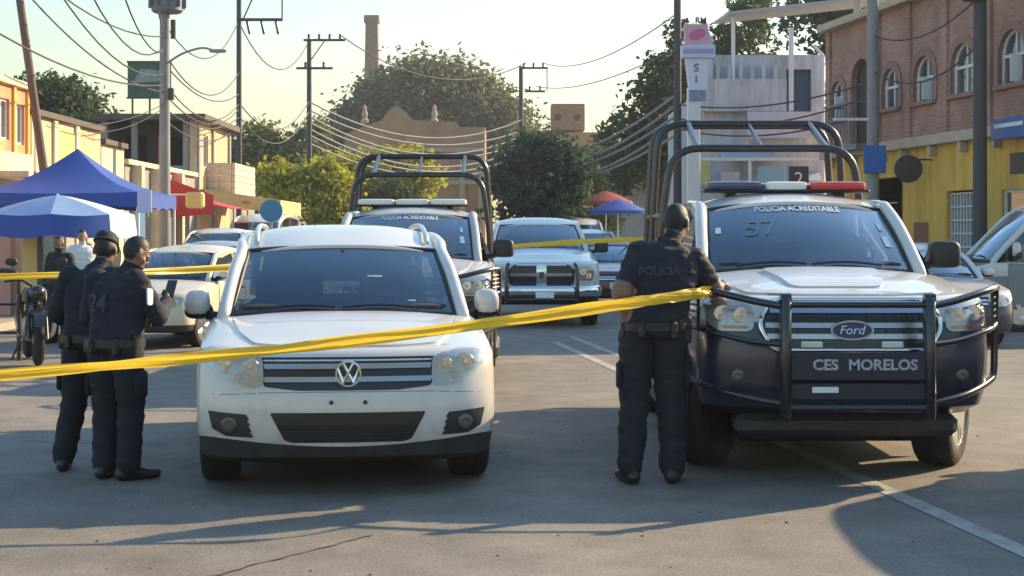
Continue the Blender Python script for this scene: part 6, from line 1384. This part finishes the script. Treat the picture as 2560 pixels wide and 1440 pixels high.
    if cap:
        m = MB()
        def cf(u, v):
            a = 2 * math.pi * v; r_ = math.cos(u * math.pi / 2) ** .45; return hc + hr @ (Vector((.084 * r_ * math.cos(a), -.006 + .102 * r_ * math.sin(a), .040 + .085 * math.sin(u * math.pi / 2))) * k)
        m.grid(cf, 8, 24, thick=None)
        co_ = m.build('cap', cap, T, 60)
        m = MB(); m.grid(lambda u, v: hc + hr @ (Vector((.078 * math.cos(math.pi * (.12 + .76 * v)), .02 + (.085 + .055 * u) * math.sin(math.pi * (.12 + .76 * v)), .046 - .02 * u * math.sin(math.pi * v))) * k), 4, 12, thick=(0, 0, -.005)); m.build('brim', cap, co_, 60)
        m = MB(); m.tube([hc + hr @ (Vector((0.0845 * math.cos(a), -.006 + .1025 * math.sin(a), .05)) * k) for a in [2 * math.pi * i / 24 for i in range(24)]], .004, 5, closed=True); m.build('cap_band', M('band_grey', (.06, .065, .08), .7), co_)
    if belt:
        c = hip + sp * .02; xd = hpd; yd = Vector((0, 0, 1)).cross(xd).normalized(); m = MB()
        def bf(u, v):
            a = 2 * math.pi * v; ca, sa = math.cos(a), math.sin(a); return c + xd * (.205 * k) * math.copysign(abs(ca) ** .8, ca) + yd * (.155 * k) * math.copysign(abs(sa) ** .8, sa) + Vector((0, 0, (u - .5) * .05))
        m.grid(bf, 1, 32); bo = m.build('duty_belt', M('belt_black', (.012, .012, .013), .5), T, 60)
        for a, sz in ((200, (.05, .04, .10)), (245, (.06, .04, .09)), (300, (.05, .04, .11)), (345, (.05, .05, .17))):
            a = R(a); p = c + xd * .20 * k * math.cos(a) + yd * .16 * k * math.sin(a); q = MB(); q.box(p - Vector((0, 0, .02)), sz, rz=a, bev=.012); q.build('pouch', M('belt_black', (.012, .012, .013), .5), bo)
    if belt:
        for s, q in (('l', -1), ('r', 1)):
            m = MB(); c = P[s + 'hip'].lerp(P[s + 'knee'], .62) + Vector((q * .10 * k, -.01, 0)); m.box(c, (.035, .12, .17), bev=.014); m.build('cargo_pocket', UNIT, T, 50)
            m = MB(); c = P[s + 'sh'].lerp(hip + sp * .9, .35) + sp.normalized() * .035 * k; m.box(c, (.09, .05, .012), bev=.004, rz=math.atan2(shd.y, shd.x)); m.build('epaulette', UNI, T, 50)
        m = MB(); cc = neck + sp.normalized() * .01 * k; m.tube([cc + Vector((.066 * k * math.cos(a), .064 * k * math.sin(a), .012 * math.sin(a))) for a in [2 * math.pi * i / 18 for i in range(18)]], .016 * k, 6, closed=True, ell=(.6, 1.3)); m.build('collar', UNI, T, 60)
    return T
UM = [UNI, UNIT, BOOT, SKIN, HAIR]
def back_letters(T, txt, x, y, z, size, yaw=0, mat=None):
    me = None; bo = [c for c in T.children if c.name.startswith('body')][0]; bv = bpy_bvh(bo.data)
    def f(co):
        h = bv.ray_cast(Vector((x + co.x, -2, z + co.y)), Vector((0, 1, 0))); return Vector((x + co.x, (h[0].y if h[0] is not None else y) - .010 - co.z, z + co.y))
    lettering(txt, size, mat or M('faded_letter', (.034, .042, .062), .85), T, None, fn=f, depth=.001, bold=.003)
# rear officer with cap
o2 = person('officer in a dark cap and navy uniform, back turned, beside the bareheaded officer', (-2.79, 10.32, 0), R(-12), 1.60,
            dict(neck=(.02, .06, 1.42), head=(.05, .13, 1.555), hpitch=R(22), hy=R(5), lel=(-.27, .02, 1.09), lwr=(-.2, .22, 1.0), rel=(.25, .05, 1.1), rwr=(.14, .27, 1.08), lank=(-.17, -.06, .09), ltoe=(-.22, .10, .035), lknee=(-.13, .02, .50)), UM, seed=3, cap=M('cap_navy', (.012, .015, .03), .8))
o1 = person('bareheaded officer in navy uniform looking down at a phone, number on his back', (-2.53, 9.95, 0), R(-22), 1.59,
            dict(neck=(.03, .05, 1.415), head=(.09, .11, 1.545), hpitch=R(32), hy=R(-35), lel=(-.27, .06, 1.09), lwr=(-.06, .26, 1.05), rel=(.29, .08, 1.10), rwr=(.20, .30, 1.20), rpn=(-1, 0, .3), rtoe=(.24, .13, .035), rank=(.12, -.02, .09), lank=(-.09, 0, .09), ltoe=(-.12, .17, .035), lknee=(-.10, .03, .50)), UM, seed=9)
back_letters(o1, '24', -.06, 0, 1.12, .16)
bo = [c for c in o1.children if c.name.startswith('body')][0]
m = MB(); m.panel(rnd([(-.026, -.055), (.026, -.055), (.03, .045), (-.03, .055)], .015), lambda u, v: Vector((.268 + .0 * u, -.028 + u, 1.17 + v)) + Vector((.018, 0, -.0)), thick=lambda u, v: (-.01, 0, 0)); m.build('arm_patch', M('patch_white', (.6, .62, .66), .7), o1)
k = 1.59 / 1.7
ph = tag(MB().box((0, 0, 0), (.075, .012, .15), bev=.005).build('phone', BLACKP), 'dark phone held up in the bareheaded officer\'s hand', 'phone')
wp = Matrix.Translation((-2.53, 9.95, 0)) @ Matrix.Rotation(R(-22), 4, 'Z') @ Vector((.175 * k, .39 * k, 1.275 * k)); ph.location = wp; ph.rotation_euler = (R(-25), 0, R(-22))
# officer leaning on the pickup
o3 = person('officer in short sleeved navy uniform leaning one hand on the lettered pickup', (.885, 9.80, 0), R(0), 1.76,
            dict(hip=(.01, 0, .94), neck=(.10, .07, 1.455), head=(.155, .14, 1.585), hpitch=R(20), hy=R(-28), lsh=(-.10, .02, 1.405), rsh=(.29, .07, 1.36), lel=(-.195, -.06, 1.155), lwr=(-.135, .0, .93), rel=(.385, .12, 1.17), rwr=(.425, .20, 1.185), rpn=(0, 0, -1), lank=(-.14, -.03, .09), ltoe=(-.19, .12, .035), lknee=(-.11, .02, .5), rank=(.12, .0, .09), rtoe=(.17, .16, .035)), UM, seed=5, short=True)
back_letters(o3, 'POLICIA', .03, 0, 1.33, .07)
# people at the stall
CL1 = M('black_shirt', (.012, .013, .016), .9, var=.2); CL2 = M('white_shirt', (.62, .64, .66), .9, var=.08); JEAN = M('jeans', (.05, .07, .11), .9, var=.2)
person('person in black clothes standing beyond the motorcycle', (at(150, 0, 22.5).x, 22.5, 0), R(160), 1.56, {}, [CL1, CL1, BOOT, SKIN, HAIR], .013, 21, belt=False)
person('person in a white shirt and jeans standing by the stall counter', (at(205, 0, 25.3).x, 25.3, 0), R(200), 1.66, {}, [CL2, JEAN, BOOT, SKIN2, HAIR], .014, 22, belt=False)
